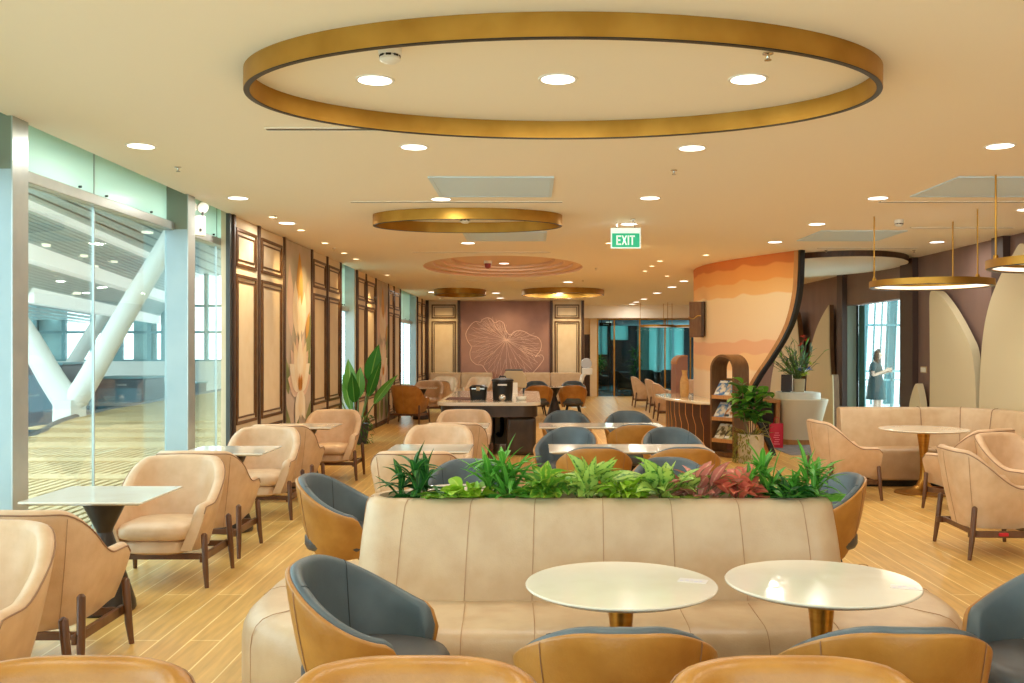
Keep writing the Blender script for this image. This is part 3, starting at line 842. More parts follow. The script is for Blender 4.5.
# ---------------------------------------------------------------- tub chair
def tub_zt(t):
    a = abs(t)
    z = 0.80 - 0.015 * a - 0.20 * smooth(0.12, 1.0, a)
    if a > 0.92: z -= 0.07 * ((a - 0.92) / 0.08) ** 2
    return z
def tub_zb(t):
    a = abs(t)
    return 0.50 - 0.20 * smooth(0.22, 0.55, a) + 0.02 * smooth(0.7, 1, a)
def make_tub(label, two_tone=True, name='tub_chair'):
    t = thing(name, label, 'chair', (0, 0, 0), 0)
    p = ell_path(0.322, 0.315, 128, 48)
    sh = MB().loft(shell_rings(p, lambda q: tub_zt(q) - 0.012, tub_zb, 0.0, -0.022, 0.115), 0, True, True, True).build('shell', M['caramel'], t, auto=60)
    ln_ = MB().loft(shell_rings(p, tub_zt, lambda q: min(tub_zb(q), 0.40), -0.014, -0.062, 0.10), 0, True, True, True).build('lining', M['slate'] if two_tone else M['caramel'], t, auto=60)
    for k in (15, 33):
        rg = shell_rings(p, lambda q: tub_zt(q) - 0.012, tub_zb, 0.0015, -0.0235, 0.115)[k]
        MB().tube(rg[:9], 0.0018, 5).build('outer_seam', M['stitch'], sh)
        rg = shell_rings(p, tub_zt, lambda q: 0.42, -0.0125, -0.0635, 0.10)[k]
        MB().tube(rg[9:], 0.0022, 5).build('lining_seam', M['slate_seam'] if two_tone else M['stitch'], ln_)
    s = MB()
    rg = []
    for ins, z in ((0.05, 0.345), (0.01, 0.355), (0.0, 0.38), (0.0, 0.43), (0.012, 0.455), (0.045, 0.468), (0.14, 0.476)):
        rg.append(ring3(rrect(0.245 - ins, 0.265 - ins, 0.2, 8, (0, 0.02)), z))
    s.loft(rg, 0, True, True, True).build('seat', M['seat_dark'], t, auto=60)
    MB().loft([ring3(rrect(0.15, 0.16, 0.12, 6, (0, 0.02)), 0.31), ring3(rrect(0.16, 0.17, 0.12, 6, (0, 0.02)), 0.345)], 0, True, True, True).build('seat_base', M['black'], t)
    for sx in (-1, 1):
        for y0, y1 in ((0.13, 0.20), (-0.09, -0.18)):
            MB().tube([(0.11 * sx, y0, 0.33), (0.19 * sx, y1, 0.0)], [0.021, 0.013], 10).build('leg', M['black'], t)
    return t

# ---------------------------------------------------------------- upholstered armchair on wooden legs
def arm_zt(t):
    a = abs(t)
    z = 0.825 - 0.012 * (a / 0.4) ** 2 if a < 0.4 else 0.813
    z -= 0.255 * smooth(0.30, 0.80, a)
    if a > 0.95: z -= 0.04 * ((a - 0.95) / 0.05) ** 2
    return z
def make_armchair(label, lea=None, name='armchair', tag_red=False):
    t = thing(name, label, 'armchair', (0, 0, 0), 0)
    lea = lea or M['leather']
    p = u_path(0.355, 0.30, -0.35, 0.27, 52)
    zb = lambda q: 0.218 + 0.03 * smooth(0.75, 1, abs(q))
    br = MB().loft(shell_rings(p, arm_zt, zb, 0.0, -0.075, 0.115, 8, 7), 0, True, True, True).build('backrest', lea, t, auto=60)
    rr = shell_rings(p, arm_zt, zb, 0.002, -0.075, 0.115, 8, 7)
    MB().tube([r[9] for r in rr], 0.0042, 6).build('piping', M['stitch'], br)
    for k in (17, 26, 35): MB().tube(rr[k][:9], 0.0018, 5).build('seam', M['leather_seam'] if lea is M['leather'] else M['stitch'], br)
    rg = []
    for ins, z in ((0.04, 0.215), (0.0, 0.235), (0.0, 0.30), (0.02, 0.315)):
        rg.append(ring3(rrect(0.23 - ins, 0.235 - ins, 0.13, 8, (0, 0.07)), z))
    MB().loft(rg, 0, True, True, True).build('seat_base', lea, t, auto=60)
    rg = []
    for ins, z in ((0.02, 0.318), (0.0, 0.332), (-0.004, 0.36), (0.0, 0.392), (0.025, 0.412), (0.09, 0.428), (0.18, 0.432)):
        rg.append(ring3(rrect(0.262 - ins, 0.262 - ins, 0.13, 8, (0, 0.068)), z))
    MB().loft(rg, 0, True, True, True).build('seat', M['leather_in'] if lea is M['leather'] else lea, t, auto=60)
    for sx in (-1, 1):
        MB().tube([(0.335 * sx, 0.262, 0.36), (0.337 * sx, 0.265, 0.35), (0.35 * sx, 0.275, 0.12), (0.362 * sx, 0.285, 0.0)], [0.012, 0.021, 0.020, 0.014], 12).build('leg', M['walnut'], t)
        MB().tube([(0.335 * sx, -0.235, 0.40), (0.338 * sx, -0.24, 0.39), (0.348 * sx, -0.265, 0.15), (0.354 * sx, -0.285, 0.0)], [0.012, 0.021, 0.020, 0.014], 12).build('leg', M['walnut'], t)
        MB().box(0.318 * sx - 0.012, 0.318 * sx + 0.012, -0.28, 0.27, 0.165, 0.215).build('side_rail', M['walnut'], t, bevel=0.004)
    MB().box(-0.33, 0.33, 0.20, 0.225, 0.175, 0.215).build('front_rail', M['walnut'], t, bevel=0.004)
    MB().box(-0.33, 0.33, -0.235, -0.21, 0.175, 0.215).build('back_rail', M['walnut'], t, bevel=0.004)
    return t

# ---------------------------------------------------------------- tables
def make_round_table(label, r=0.362):
    t = thing('round_table', label, 'table', (0, 0, 0), 0, 'round marble tables on brass stems')
    MB().lathe([(r - 0.028, 0.688), (r - 0.006, 0.698), (r, 0.703), (r, 0.707), (r - 0.003, 0.710)], 72).build('tabletop', M['marble'], t, auto=25)
    MB().lathe([(0.058, 0.688), (0.054, 0.66), (0.040, 0.52), (0.030, 0.38), (0.029, 0.26), (0.036, 0.16), (0.060, 0.09), (0.115, 0.045), (0.19, 0.022), (0.235, 0.012), (0.238, 0.0)], 40).build('stem', M['brass'], t, auto=50)
    return t
def hourglass(x=0, y=0):
    return MB().lathe([(0.135, 0.688), (0.135, 0.672), (0.052, 0.50), (0.046, 0.478), (0.052, 0.458), (0.118, 0.24), (0.178, 0.05), (0.182, 0.012), (0.175, 0.0)], 40, (x, y, 0))
def make_square_table(label, w=0.72, d=0.65, bases=(0,), group='square marble tables on dark hourglass bases'):
    t = thing('square_table', label, 'table', (0, 0, 0), 0, group)
    top = MB().loft([ring3(rrect(w / 2 - 0.035, d / 2 - 0.035, 0.01, 2), 0.685), ring3(rrect(w / 2, d / 2, 0.012, 2), 0.700), ring3(rrect(w / 2, d / 2, 0.012, 2), 0.708), ring3(rrect(w / 2 - 0.002, d / 2 - 0.002, 0.012, 2), 0.710)], 0, True, True, True)
    top.build('tabletop', M['marble'], t, auto=20)
    for x in bases: hourglass(x).build('pedestal', M['dark_cone'], t, auto=30)
    return t

FACE_N, FACE_S, FACE_E, FACE_W = 0.0, PI, -PI / 2, PI / 2     # facing away / toward the camera, right, left

# ---------------------------------------------------------------- central planter sofa
SX, SY = 0.325, 4.66
so = thing('planter_sofa', 'long beige leather sofa with seats all round and a planting trough along its back', 'sofa', (SX, SY, 0))
def sring(ins, z): return ring3(rrect(1.66 - ins, 0.76 - ins, 0.55, 12), z)
MB().loft([sring(0.07, 0.0), sring(0.07, 0.07)], 0, True, True, True).build('plinth', M['black'], so)
prof = [(0.02, 0.06), (0.0, 0.10), (0.0, 0.30), (0.006, 0.35), (0.024, 0.39), (0.055, 0.416), (0.10, 0.428), (0.16, 0.431), (0.45, 0.425)]
sseat = MB().loft([sring(i, z) for i, z in prof], 0, True, True, True).build('seat', M['sofa'], so, auto=50)
bprof = [(1.17, 0.245, 0.40), (1.165, 0.235, 0.48), (1.145, 0.20, 0.70), (1.13, 0.175, 0.82), (1.125, 0.165, 0.855), (1.112, 0.15, 0.878), (1.09, 0.13, 0.885), (1.072, 0.112, 0.882)]
bb = MB().loft([ring3(rrect(a, b, 0.13, 8), z) for a, b, z in bprof] + [ring3(rrect(1.066, 0.108, 0.1, 8), 0.87), ring3(rrect(1.066, 0.108, 0.1, 8), 0.80)], 0, True, True, True)
sback = bb.build('backrest', M['sofa'], so, auto=50)
MB().loft([ring3(rrect(1.064, 0.106, 0.1, 8), 0.80), ring3(rrect(1.064, 0.106, 0.1, 8), 0.835)], 0, True, True, True).build('soil', M['soil'], so)
def seam(pts, r=0.0020):
    MB().tube(pts, r, 5).build('seam', M['leather_seam'], sback if pts[-1][2] > 0.6 else sseat)
for x in (-0.93, -0.62, -0.315, 0.01, 0.335, 0.655, 0.96):
    xs = x
    for sg in (-1, 1):
        seam([(xs * (a / 1.13), sg * (b + 0.0012), z) for a, b, z in bprof[:-1]])
        seam([(xs * 1.0, sg * (0.76 - i + 0.001), z + 0.001) for i, z in prof[1:8]] + [(xs * 1.02, sg * 0.3, 0.4285)])
for sg in (-1, 1):
    seam([(sg * (a + 0.001), -0.06, z) for a, b, z in bprof[:-1]])
    for a in (38, -38, 0):
        q = R(a)
        px_, py_ = [], []
        pts = []
        for i, z in prof[1:8]:
            rr = 0.55 - i
            if a: pts.append((sg * (1.11 + rr * math.cos(q)), math.copysign(0.21, a) + rr * math.sin(q), z + 0.001))
            else: pts.append((sg * (1.66 - i + .001), 0, z + 0.001))
        pts.append((sg * 1.16, 0.12 * (1 if a > 0 else -1 if a < 0 else 0), 0.429))
        seam(pts)

rt = make_round_table('round marble table before the sofa middle, nearer the side-on slate-lined chair')
rt.location = (0.337, 3.60, 0)
dup(rt, (1.105, 3.63, 0), 0.3, 'round marble table in front of the sofa, beside its curved far-window end')
dup(rt, (-0.45, 5.86, 0), 0.5, 'round marble table behind the sofa, mostly hidden by planting near the dark dracaena')
dup(rt, (1.0, 5.88, 0), 0.8, 'round marble table behind the sofa, hidden behind the variegated planting')
rt2 = dup(rt, (4.32, 10.48, 0), 0, 'larger round marble table at the curved wall sofa')
rt2.scale = (1.3, 1.3, 1.0)
# printed menu cards lying on the two front tables
for x, y, lab in ((0.615, 3.63, 'small clear printed sticker on the marble table at the sofa middle'), (1.39, 3.53, 'small clear printed sticker on the marble table at the sofa end')):
    k = thing('table_sticker', lab, 'sticker', (x, y, 0.7105), -0.35, 'clear stickers on the marble tables')
    MB().prism(rrect(0.055, 0.03, 0.006, 3), 0, 0.0012).build('film', mat('clear_film', (226, 220, 218), 0.2), k)
    mk = MB()
    for a in range(5): mk.box(-0.046 + 0.018 * a, -0.036 + 0.018 * a + 0.004 * (a % 2), -0.02 + 0.01 * (a % 3), -0.008 + 0.01 * (a % 3), 0.0012, 0.0016)
    mk.build('print', mat('lilac_print', (176, 168, 190), 0.5), k, smooth=False)

# ---------------------------------------------------------------- tub chairs
TG = 'slate-lined tub chairs'
tub = make_tub('slate-lined caramel tub chair at the near end of the sofa, turned side-on to its table')
tub['group'] = TG
tub.location = (-0.60, 3.56, 0); tub.rotation_euler = (0, 0, FACE_E - 0.15)
def T(x, y, rz, lab): return dup(tub, (x, y, 0), rz, lab, TG)
T(0.26, 3.0, FACE_N, 'caramel-backed tub chair with slate rim pulled up to the sofa-middle round table')
T(1.10, 3.0, FACE_N - 0.05, 'caramel-backed tub chair with slate rim pulled up to the sofa-end round table')
T(1.92, 3.50, FACE_W + 0.25, 'slate-lined tub chair cut by the frame edge, side-on to the sofa-end table')
T(-1.17, 6.0, FACE_E - 0.15, 'slate-lined tub chair just past the sofa end, side-on on the window aisle')
T(-0.45, 6.62, FACE_S, 'slate tub chair facing us between dark dracaena and lime plant')
T(1.0, 6.72, FACE_S, 'slate tub chair facing us behind the yellow-veined leaves')
T(1.80, 6.05, FACE_W + 0.1, 'slate-lined tub chair poking out past the sofa end by the last dracaena')
T(0.52, 7.98, FACE_N, 'caramel-backed tub chair at the nearer long table, above the speckled aglaonema')
T(1.26, 7.98, FACE_N, 'caramel-backed tub chair at the nearer long table, above the rose-leaved plant')
T(0.33, 9.42, FACE_S - 0.35, 'turned slate tub chair with caramel edge behind the nearer long table')
T(1.40, 9.38, FACE_S + 0.1, 'slate tub chair facing us at the nearer long table end, below the magazine rack')
T(1.13, 10.32, FACE_N, 'caramel-backed tub chair at the farther long table')
T(0.44, 12.0, FACE_S, 'slate tub chair behind the farther long table, nearer the serving island')
T(1.22, 11.9, FACE_S, 'slate tub chair behind the farther long table, out in the aisle')
T(0.15, 21.0, FACE_N, 'caramel arched-back chair half hidden behind the serving island')
T(0.90, 21.0, FACE_N, 'caramel arched-back chair fully in view beyond the serving island')
T(0.10, 23.0, FACE_S, 'far slate tub chair before the end bench, nearer the tan warmer')
T(1.0, 23.1, FACE_S, 'far slate tub chair before the end bench, nearer the glass doors')
# ---------------------------------------------------------------- armchairs
AG = 'pale tan armchairs'
arm = make_armchair('pale tan armchair nearest us in the window row, cut by the frame')
arm['group'] = AG
arm.location = (-2.42, 3.98, 0); arm.rotation_euler = (0, 0, FACE_S)
def A(x, y, rz, lab): return dup(arm, (x, y, 0), rz, lab, AG)
A(-2.53, 4.86, FACE_N, 'pale tan armchair drawn up to the nearest window table, back to us')
A(-2.53, 6.62, FACE_S, 'pale tan armchair facing us across the nearest window table')
A(-2.58, 7.50, FACE_N, 'pale tan armchair back to back behind the nearest window table, at the second table')
A(-2.60, 9.12, FACE_S, 'pale tan armchair facing us beyond the second window table')
A(-2.60, 10.0, FACE_N, 'pale tan armchair side showing beside the lotus mural, at the third window table')
A(-2.48, 11.75, FACE_S, 'amber-lit armchair facing us in front of the banana plant')
A(-0.90, 7.48, FACE_N, 'pale tan armchair with its back to us behind the dark dracaena')
A(-0.93, 9.38, FACE_S, 'pale tan armchair facing us over the small aisle table')
A(-0.83, 10.22, FACE_N, 'pale tan armchair back to back with the one at the small aisle table')
A(-0.85, 11.75, FACE_S, 'pale tan armchair facing us before the serving island')
A(3.36, 10.3, FACE_E + 0.06, 'tan armchair side-on in front of the cream reception desk')
ra = A(3.60, 7.50, FACE_E - 0.05, 'large tan armchair side-on at the frame edge with red tag under it')
MB().box(0.31, 0.345, -0.06, 0.01, 0.178, 0.205).build('red_tag', mat('red_label', (200, 30, 40), 0.5), ra, bevel=0.006)
A(4.36, 8.46, FACE_S + 0.5, 'tan armchair open toward us behind the red-tagged one')
A(4.36, 9.42, FACE_N + 0.5, 'tan armchair with dark piping turned to the wall sofa table')
A(3.05, 25.9, FACE_E, 'tan armchair farthest along the glass doors')
A(3.18, 23.8, FACE_E, 'tan armchair in the middle of the far aisle row')
A(3.02, 21.1, FACE_E, 'tan armchair half hidden behind the half-round counter')
A(3.75, 23.2, FACE_S - 0.5, 'pale tub armchair seen over the far aisle row')
A(-2.45, 22.45, FACE_S, 'pale armchair behind the caramel one by the windows')
A(-2.35, 23.35, FACE_N, 'pale armchair second behind the caramel one by the windows')
A(-2.35, 25.6, FACE_S, 'pale armchair close to the corner of the end bench')
A(-1.45, 25.6, FACE_S - 0.3, 'tan armchair before the end bench, above the marble island corner')
A(-0.65, 25.2, FACE_N, 'tan armchair before the end bench behind the small black pot')
ca = make_armchair('caramel armchair with its back to us at the end of the window row', M['caramel'])
ca.location = (-2.62, 20.2, 0); ca.rotation_euler = (0, 0, -0.28)
ca['group'] = 'caramel armchairs'
for x, lab in ((-1.12, 'caramel armchair back in the near corner, next to the pale armchair'), (-0.285, 'caramel armchair back rising below the slate-lined side-on chair'), (0.635, 'caramel armchair back rising between the two slate-rimmed tub chairs'), (1.56, 'sliver of caramel armchair back at the frame corner')):
    dup(ca, (x, 2.08, 0), FACE_S, lab)

# ---------------------------------------------------------------- tables on dark bases
sq = make_square_table('square marble table nearest us by the glazed bay')
sq.location = (-2.61, 5.80, 0)
dup(sq, (-2.63, 8.32, 0), 0, 'square marble table second along the windows, reflecting the glazing')
dup(sq, (-2.60, 10.92, 0), 0, 'square marble table third along the windows, before the amber-lit chair')
dup(sq, (-2.6, 3.05, 0), 0, 'square marble table at the frame edge below the glazed bay')
dup(sq, (-0.90, 8.47, 0), 0, 'square marble table in the aisle row behind the dark dracaena')
dup(sq, (-0.86, 10.98, 0), 0, 'square marble table in the aisle row before the serving island')
dup(sq, (-2.5, 21.35, 0), 0, 'square marble table by the caramel armchair')
lt = make_square_table('long marble table nearer the sofa planting', 1.42, 0.65, (-0.36, 0.36), 'long marble tables in the middle row')
lt.location = (0.86, 8.47, 0)
dup(lt, (0.79, 10.98, 0), 0, 'long marble table farther back, before the two slate chairs')
dup(sq, (0.52, 22.0, 0), 0, 'small table between the far caramel chairs')

# ---------------------------------------------------------------- benches along the end wall
def bench(x0, x1, lab):
    b = thing('wall_bench', lab, 'bench', ((x0 + x1) / 2, 27.4, 0), 0, 'benches along the end wall')
    h = (x1 - x0) / 2
    MB().box(-h, h, -0.25, 0.4, 0, 0.08).build('plinth', M['black'], b, smooth=False)
    MB().box(-h, h, -0.32, 0.4, 0.08, 0.43).build('seat', M['sofa'], b, bevel=0.04, seg=3)
    n = max(1, int(round(2 * h / 1.0)))
    for k in range(n): MB().box(-h + 2 * h * k / n + 0.004, -h + 2 * h * (k + 1) / n - 0.004, 0.14, 0.4, 0.43, 0.885).build('back_cushion', M['sofa'], b, bevel=0.03, seg=3)
bench(-2.98, -1.15, 'beige bench along the end wall, window corner half')
bench(-0.35, 1.44, 'beige bench along the end wall, glass-door half')

# ---------------------------------------------------------------- curved sofa along the right wall
def rail_path():
    pts = []
    for k in range(8): pts.append((3.70 + 1.12 * k / 7, 11.55))
    for k in range(1, 13):
        a = PI / 2 * k / 12
        pts.append((4.82 + 0.72 * math.sin(a), 10.83 + 0.72 * math.cos(a)))
    for k in range(1, 12): pts.append((5.54, 10.83 - 4.4 * k / 11))
    out = []
    for i, p in enumerate(pts):
        a = pts[max(i - 1, 0)]; b = pts[min(i + 1, len(pts) - 1)]
        d = Vector((b[0] - a[0], b[1] - a[1])).normalized()
        out.append((p[0], p[1], d.y, -d.x))       # normal to the seating side
    return out
rp = rail_path()
rp = [(x, y, -abs(nx) if True else nx, -abs(ny)) for x, y, nx, ny in rp]
cs = thing('corner_sofa', 'tan leather corner sofa curving along the petal wall', 'sofa', (0, 0, 0))
def sweep(sec, i0=0, i1=None):
    P = rp[i0:i1]
    return MB().loft([[(x + nx * d, y + ny * d, z) for d, z in sec] for x, y, nx, ny in P], 0, True, True, True)
sweep([(0.02, 0.0), (0.02, 0.09), (0.56, 0.09), (0.56, 0.0)]).build('plinth', M['black'], cs)
sweep([(0.0, 0.08), (0.0, 0.40), (0.2, 0.43), (0.55, 0.436), (0.60, 0.425), (0.63, 0.40), (0.645, 0.36), (0.645, 0.10), (0.63, 0.08)]).build('seat', M['sofa'], cs, auto=60)
for a, b in ((0, 7), (6, 12), (11, 17), (16, 23), (22, 31)):
    sweep([(0.0, 0.40), (0.0, 0.86), (0.02, 0.88), (0.05, 0.888), (0.10, 0.888), (0.135, 0.875), (0.15, 0.85), (0.215, 0.44), (0.215, 0.40)], a, b).build('back_cushion', M['sofa'], cs, auto=60, bevel=0.006)
for k in (6, 11, 16, 22):
    x, y, nx, ny = rp[k]
    MB().tube([(x + nx * d, y + ny * d, z) for d, z in ((0.05, 0.891), (0.10, 0.891), (0.137, 0.877), (0.153, 0.85), (0.218, 0.44), (0.4, 0.437), (0.6, 0.427), (0.633, 0.40), (0.648, 0.36), (0.648, 0.1))], 0.004, 5).build('seam', M['stitch'], cs)

# ---------------------------------------------------------------- serving island
isl = thing('serving_island', 'long serving island with white marble top on dark stone blocks', 'counter', (-0.64, 15.8, 0))
MB().loft([ring3(rrect(0.77, 1.88, 0.26, 8), z) for z in (0.75, 0.80)], 0, True, True, True).build('worktop', M['marble'], isl, bevel=0.006, auto=30)
MB().loft([ring3(rrect(0.72, 1.80, 0.22, 8), z) for z in (0.58, 0.75)], 0, True, True, True).build('apron', M['dark_stone'], isl)
MB().box(0.25, 0.70, -1.68, 1.60, 0.0, 0.58).build('stone_block', M['dark_stone'], isl, bevel=0.06, seg=4)
MB().box(-0.70, 0.05, -1.68, 1.60, 0.0, 0.58).build('stone_block', M['dark_stone'], isl, bevel=0.06, seg=4)
MB().box(0.05, 0.25, -0.6, -0.55, 0.06, 0.58).build('end_panel', M['warm_tan'], isl, smooth=False)
MB().tube(crv([(0.16, -0.8, 0.58), (0.17, -0.82, 0.34), (0.14, -0.8, 0.22), (0.09, -0.82, 0.26)]), 0.03, 8).build('pipe', M['black'], isl)

def soup_pot(name, lab, x, y, r, h, group=None):
    p = thing(name, lab, 'soup kettle', (x, y, 0.80), 0, group)
    MB().lathe([(r * 0.93, 0), (r * 0.95, 0.02), (r * 1.0, h * 0.5), (r * 1.03, h * 0.93), (r * 1.10, h * 0.95), (r * 1.10, h)], 32).build('kettle_body', M['steel_dark'], p, auto=30)
    ld = MB().lathe([(r * 1.06, h), (r * 1.03, h + 0.012), (r * 0.5, h + 0.03), (0.02, h + 0.035)], 32).build('lid', M['charcoal'], p)
    MB().tube([(-0.05, 0, h + 0.025), (-0.04, 0, h + 0.055), (0.04, 0, h + 0.055), (0.05, 0, h + 0.025)], 0.012, 8).build('lid_handle', M['black'], ld)
    MB().lathe([(0.05, 0), (0.05, 0.02), (0.03, 0.035)], 20).xf(Matrix.Translation((0, -r * 0.96, h * 0.16)) @ Matrix.Rotation(PI / 2, 4, 'X')).build('dial', M['chrome'], p)
    d = MB().box(-0.07, 0.07, -r * 1.045, -r * 1.0, h * 0.74, h * 0.82); d.build('front_badge', M['white'], p, smooth=False)
    return p
soup_pot('soup_kettle', 'tall black soup kettle on the marble island', -0.45, 14.55, 0.155, 0.31)
sk = thing('rice_warmer', 'short black lidded warmer on the marble island', 'warmer', (-0.83, 14.75, 0.80))
MB().loft([ring3(rrect(0.12, 0.12, 0.05, 5), 0), ring3(rrect(0.135, 0.135, 0.05, 5), 0.17), ring3(rrect(0.14, 0.14, 0.05, 5), 0.18), ring3(rrect(0.135, 0.135, 0.05, 5), 0.20), ring3(rrect(0.10, 0.10, 0.05, 5), 0.225)], 0, True, True, True).build('warmer_body', M['steel_dark'], sk)
MB().box(-0.1, 0.1, -0.15, -0.13, 0.165, 0.18).build('lid_band', M['chrome'], sk, smooth=False)
MB().box(-0.03, 0.03, -0.152, -0.13, 0.14, 0.205).build('latch', M['warm_tan'], sk, bevel=0.005)
fw_ = thing('food_warmer', 'tan roll-top food warmer with grey lid and black feet on the island', 'food warmer', (-0.28, 16.9, 0.80))
fw_.scale = (0.72, 1.0, 1.0)
MB().prism([(-0.30, 0.10), (-0.30, 0.34), (-0.24, 0.40), (0.14, 0.40), (0.24, 0.30), (0.26, 0.14), (0.24, 0.10)], -0.2, 0.2, 0, 'y').build('warmer_body', M['warm_tan'], fw_, bevel=0.012)
MB().box(-0.27, 0.16, -0.19, 0.19, 0.40, 0.42).build('lid', M['charcoal'], fw_, bevel=0.006)
for x in (-0.2, 0.18):
    for y in (-0.16, 0.16): MB().box(x - 0.02, x + 0.02, y - 0.02, y + 0.02, 0, 0.1).build('foot', M['black'], fw_, smooth=False)
tc_ = thing('tent_card', 'small white tent card with dark mark before the tan warmer', 'sign', (-0.36, 16.5, 0.80))
MB().prism([(-0.06, 0), (0.0, 0.20), (0.06, 0)], -0.11, 0.11, 0, 'x').build('card', M['white'], tc_, smooth=False)
MB().box(-0.02, 0.02, -0.05, -0.036, 0.06, 0.12).build('printed_mark', M['black'], tc_, smooth=False)
db = thing('butter_dish', 'small white ribbed dish at the island edge beside the black kettle', 'dish', (-0.17, 14.6, 0.80))
MB().lathe([(0.05, 0), (0.075, 0.01), (0.085, 0.05), (0.08, 0.055), (0.07, 0.02)], 24).build('dish', M['white'], db)
mt = thing('serving_mat', 'brown mat lying on the marble island', 'mat', (-1.12, 15.0, 0.801))
MB().prism(rrect(0.22, 0.32, 0.02, 3), 0, 0.006).build('mat', mat('brown_mat', (120, 76, 60), 0.6), mt)
# ================================================================== ceiling fixtures
def gold_ring(lab, x, y, rx, ry, z0, z1, w=0.032):
    g = thing('ring_light', lab, 'ceiling ring', (x, y, z0), 0, 'gold oval rings on the ceiling')
    h = z1 - z0
    o0, o1 = ell(rx, ry, 128), ell(rx - w, ry - w, 128)
    MB().loft([ring3(o0, 0.004), ring3(o0, h), ring3(o1, h), ring3(o1, 0.004)], 0, loop=True).build('band', M['brass_matt'], g, auto=30)
    a, b = ell(rx - 0.002, ry - 0.002, 128), ell(rx - w + 0.002, ry - w + 0.002, 128)
    MB().loft([ring3(a, 0.0), ring3(a, 0.01), ring3(b, 0.01), ring3(b, 0.0)], 0, loop=True).build('underside_channel', M['black'], g, auto=30)
    return g
gold_ring('huge gold oval ring overhead, nearest of the ceiling rings', 0.155, 4.92, 1.625, 0.97, 2.892, CEIL)
gold_ring('medium gold oval ring in front of the stepped ceiling recess', -0.68, 10.05, 1.0, 0.58, 2.885, CEIL)
gold_ring('small gold ring near the end wall, on the window side', -1.74, 23.0, 0.63, 0.95, 2.875, CEIL)
gold_ring('gold ring near the end wall, above the far slate chairs', 0.75, 23.1, 1.0, 1.25, 2.875, CEIL)

def downlight(u_x, y, lab, r=0.088, power=None, col=LAMP_COL):
    d = thing('downlight', lab, 'downlight', (u_x, y, CEIL), 0, 'round recessed downlights')
    MB().lathe([(r, -0.004), (r + 0.014, -0.006), (r + 0.016, 0.0)], 32, cap=False).build('trim_ring', M['white'], d)
    MB().lathe([(r, -0.0035), (r, 0.0)], 32).build('lens', M['lamp'], d)
    area_lamp(d, (0, 0, -0.012), r * 1.9, P_DOWN if power is None else power, col)
    return d
def at_ceil(u, v):
    y = 950 * (CEIL - 1.6) / (348 - v)
    return (u - 532) / 950 * y, y
DL = [  # where the photograph's lamps hang
    (375, 80, 'downlight inside the huge gold ring, next to the smoke detector'), (558, 79, 'downlight inside the huge gold ring, in its middle'), (748, 79, 'downlight inside the huge gold ring, next to the sprinkler'),
    (141, 146, 'downlight above the first glazed bay'), (414, 147, 'downlight just past the huge ring, ahead of the first ceiling grille'), (692, 148, 'downlight just past the huge ring, toward the reception side'), (1000, 146, 'downlight at the frame edge before the reception-side grille'),
    (238, 198, 'downlight by the emergency light near the window wall'), (441, 199, 'downlight touching the first ceiling grille'), (650, 198, 'downlight in the row behind the huge ring, ahead of the exit sign'), (878, 198, 'downlight beside the large reception-side grille'),
    (287, 223, 'downlight above the cream panels before the mural'), (468, 243, 'downlight between medium gold ring and stepped recess'), (629, 224, 'downlight directly in front of the green exit sign'), (817, 224, 'downlight beside the second reception-side grille'),
    (775, 242, 'downlight above the orange curved wall'), (937, 242, 'downlight over the ring pendant near the petal wall'),
    (432, 292, 'downlight near the corner above the first end-wall panel'), (496, 293, 'downlight between the two end rings, nearer one'), (568, 282, 'downlight in front of the far gold ring'), (560, 293, 'downlight inside the far gold ring'), (569, 298, 'downlight behind the far gold ring, close to end wall'), (500, 298, 'downlight close to the end wall above the leaf drawing'),
    (684, 281, 'downlight first of the aisle row beside the orange curved wall'), (672, 287, 'downlight second of the aisle row beside the orange curved wall'), (657, 293, 'downlight third of the aisle row beside the orange curved wall'), (644, 299, 'downlight fourth of the aisle row beside the orange curved wall'), (636, 302, 'downlight fifth of the aisle row, before the glass doors'), (630, 305, 'downlight last of the aisle row, before the glass doors')]
for u, v, lab in DL:
    x, y = at_ceil(u, v)
    downlight(x, min(y, 30.3), lab, 0.088 if y < 20 else 0.10)
for x, y, lab in ((500, 265, 'downlight inside the stepped recess, nearer of its pair'), (504, 273, 'downlight inside the stepped recess, farther of its pair')):
    X, Y = at_ceil(x, y)
    d = downlight(X, Y, lab); d.location.z = CEIL + 0.18
# unseen lamp rows added over and behind the viewer as fill light
for x in (-2.1, -0.2, 1.7, 3.6, 5.2):
    for y in (2.3, -0.6):
        downlight(x, y, 'round fill downlight added overhead, outside the picture')
for x, y in ((5.0, 9.6), (4.6, 24.0)):  # more added lamps, out of sight
    downlight(x, y, 'round fill downlight added overhead, outside the picture')

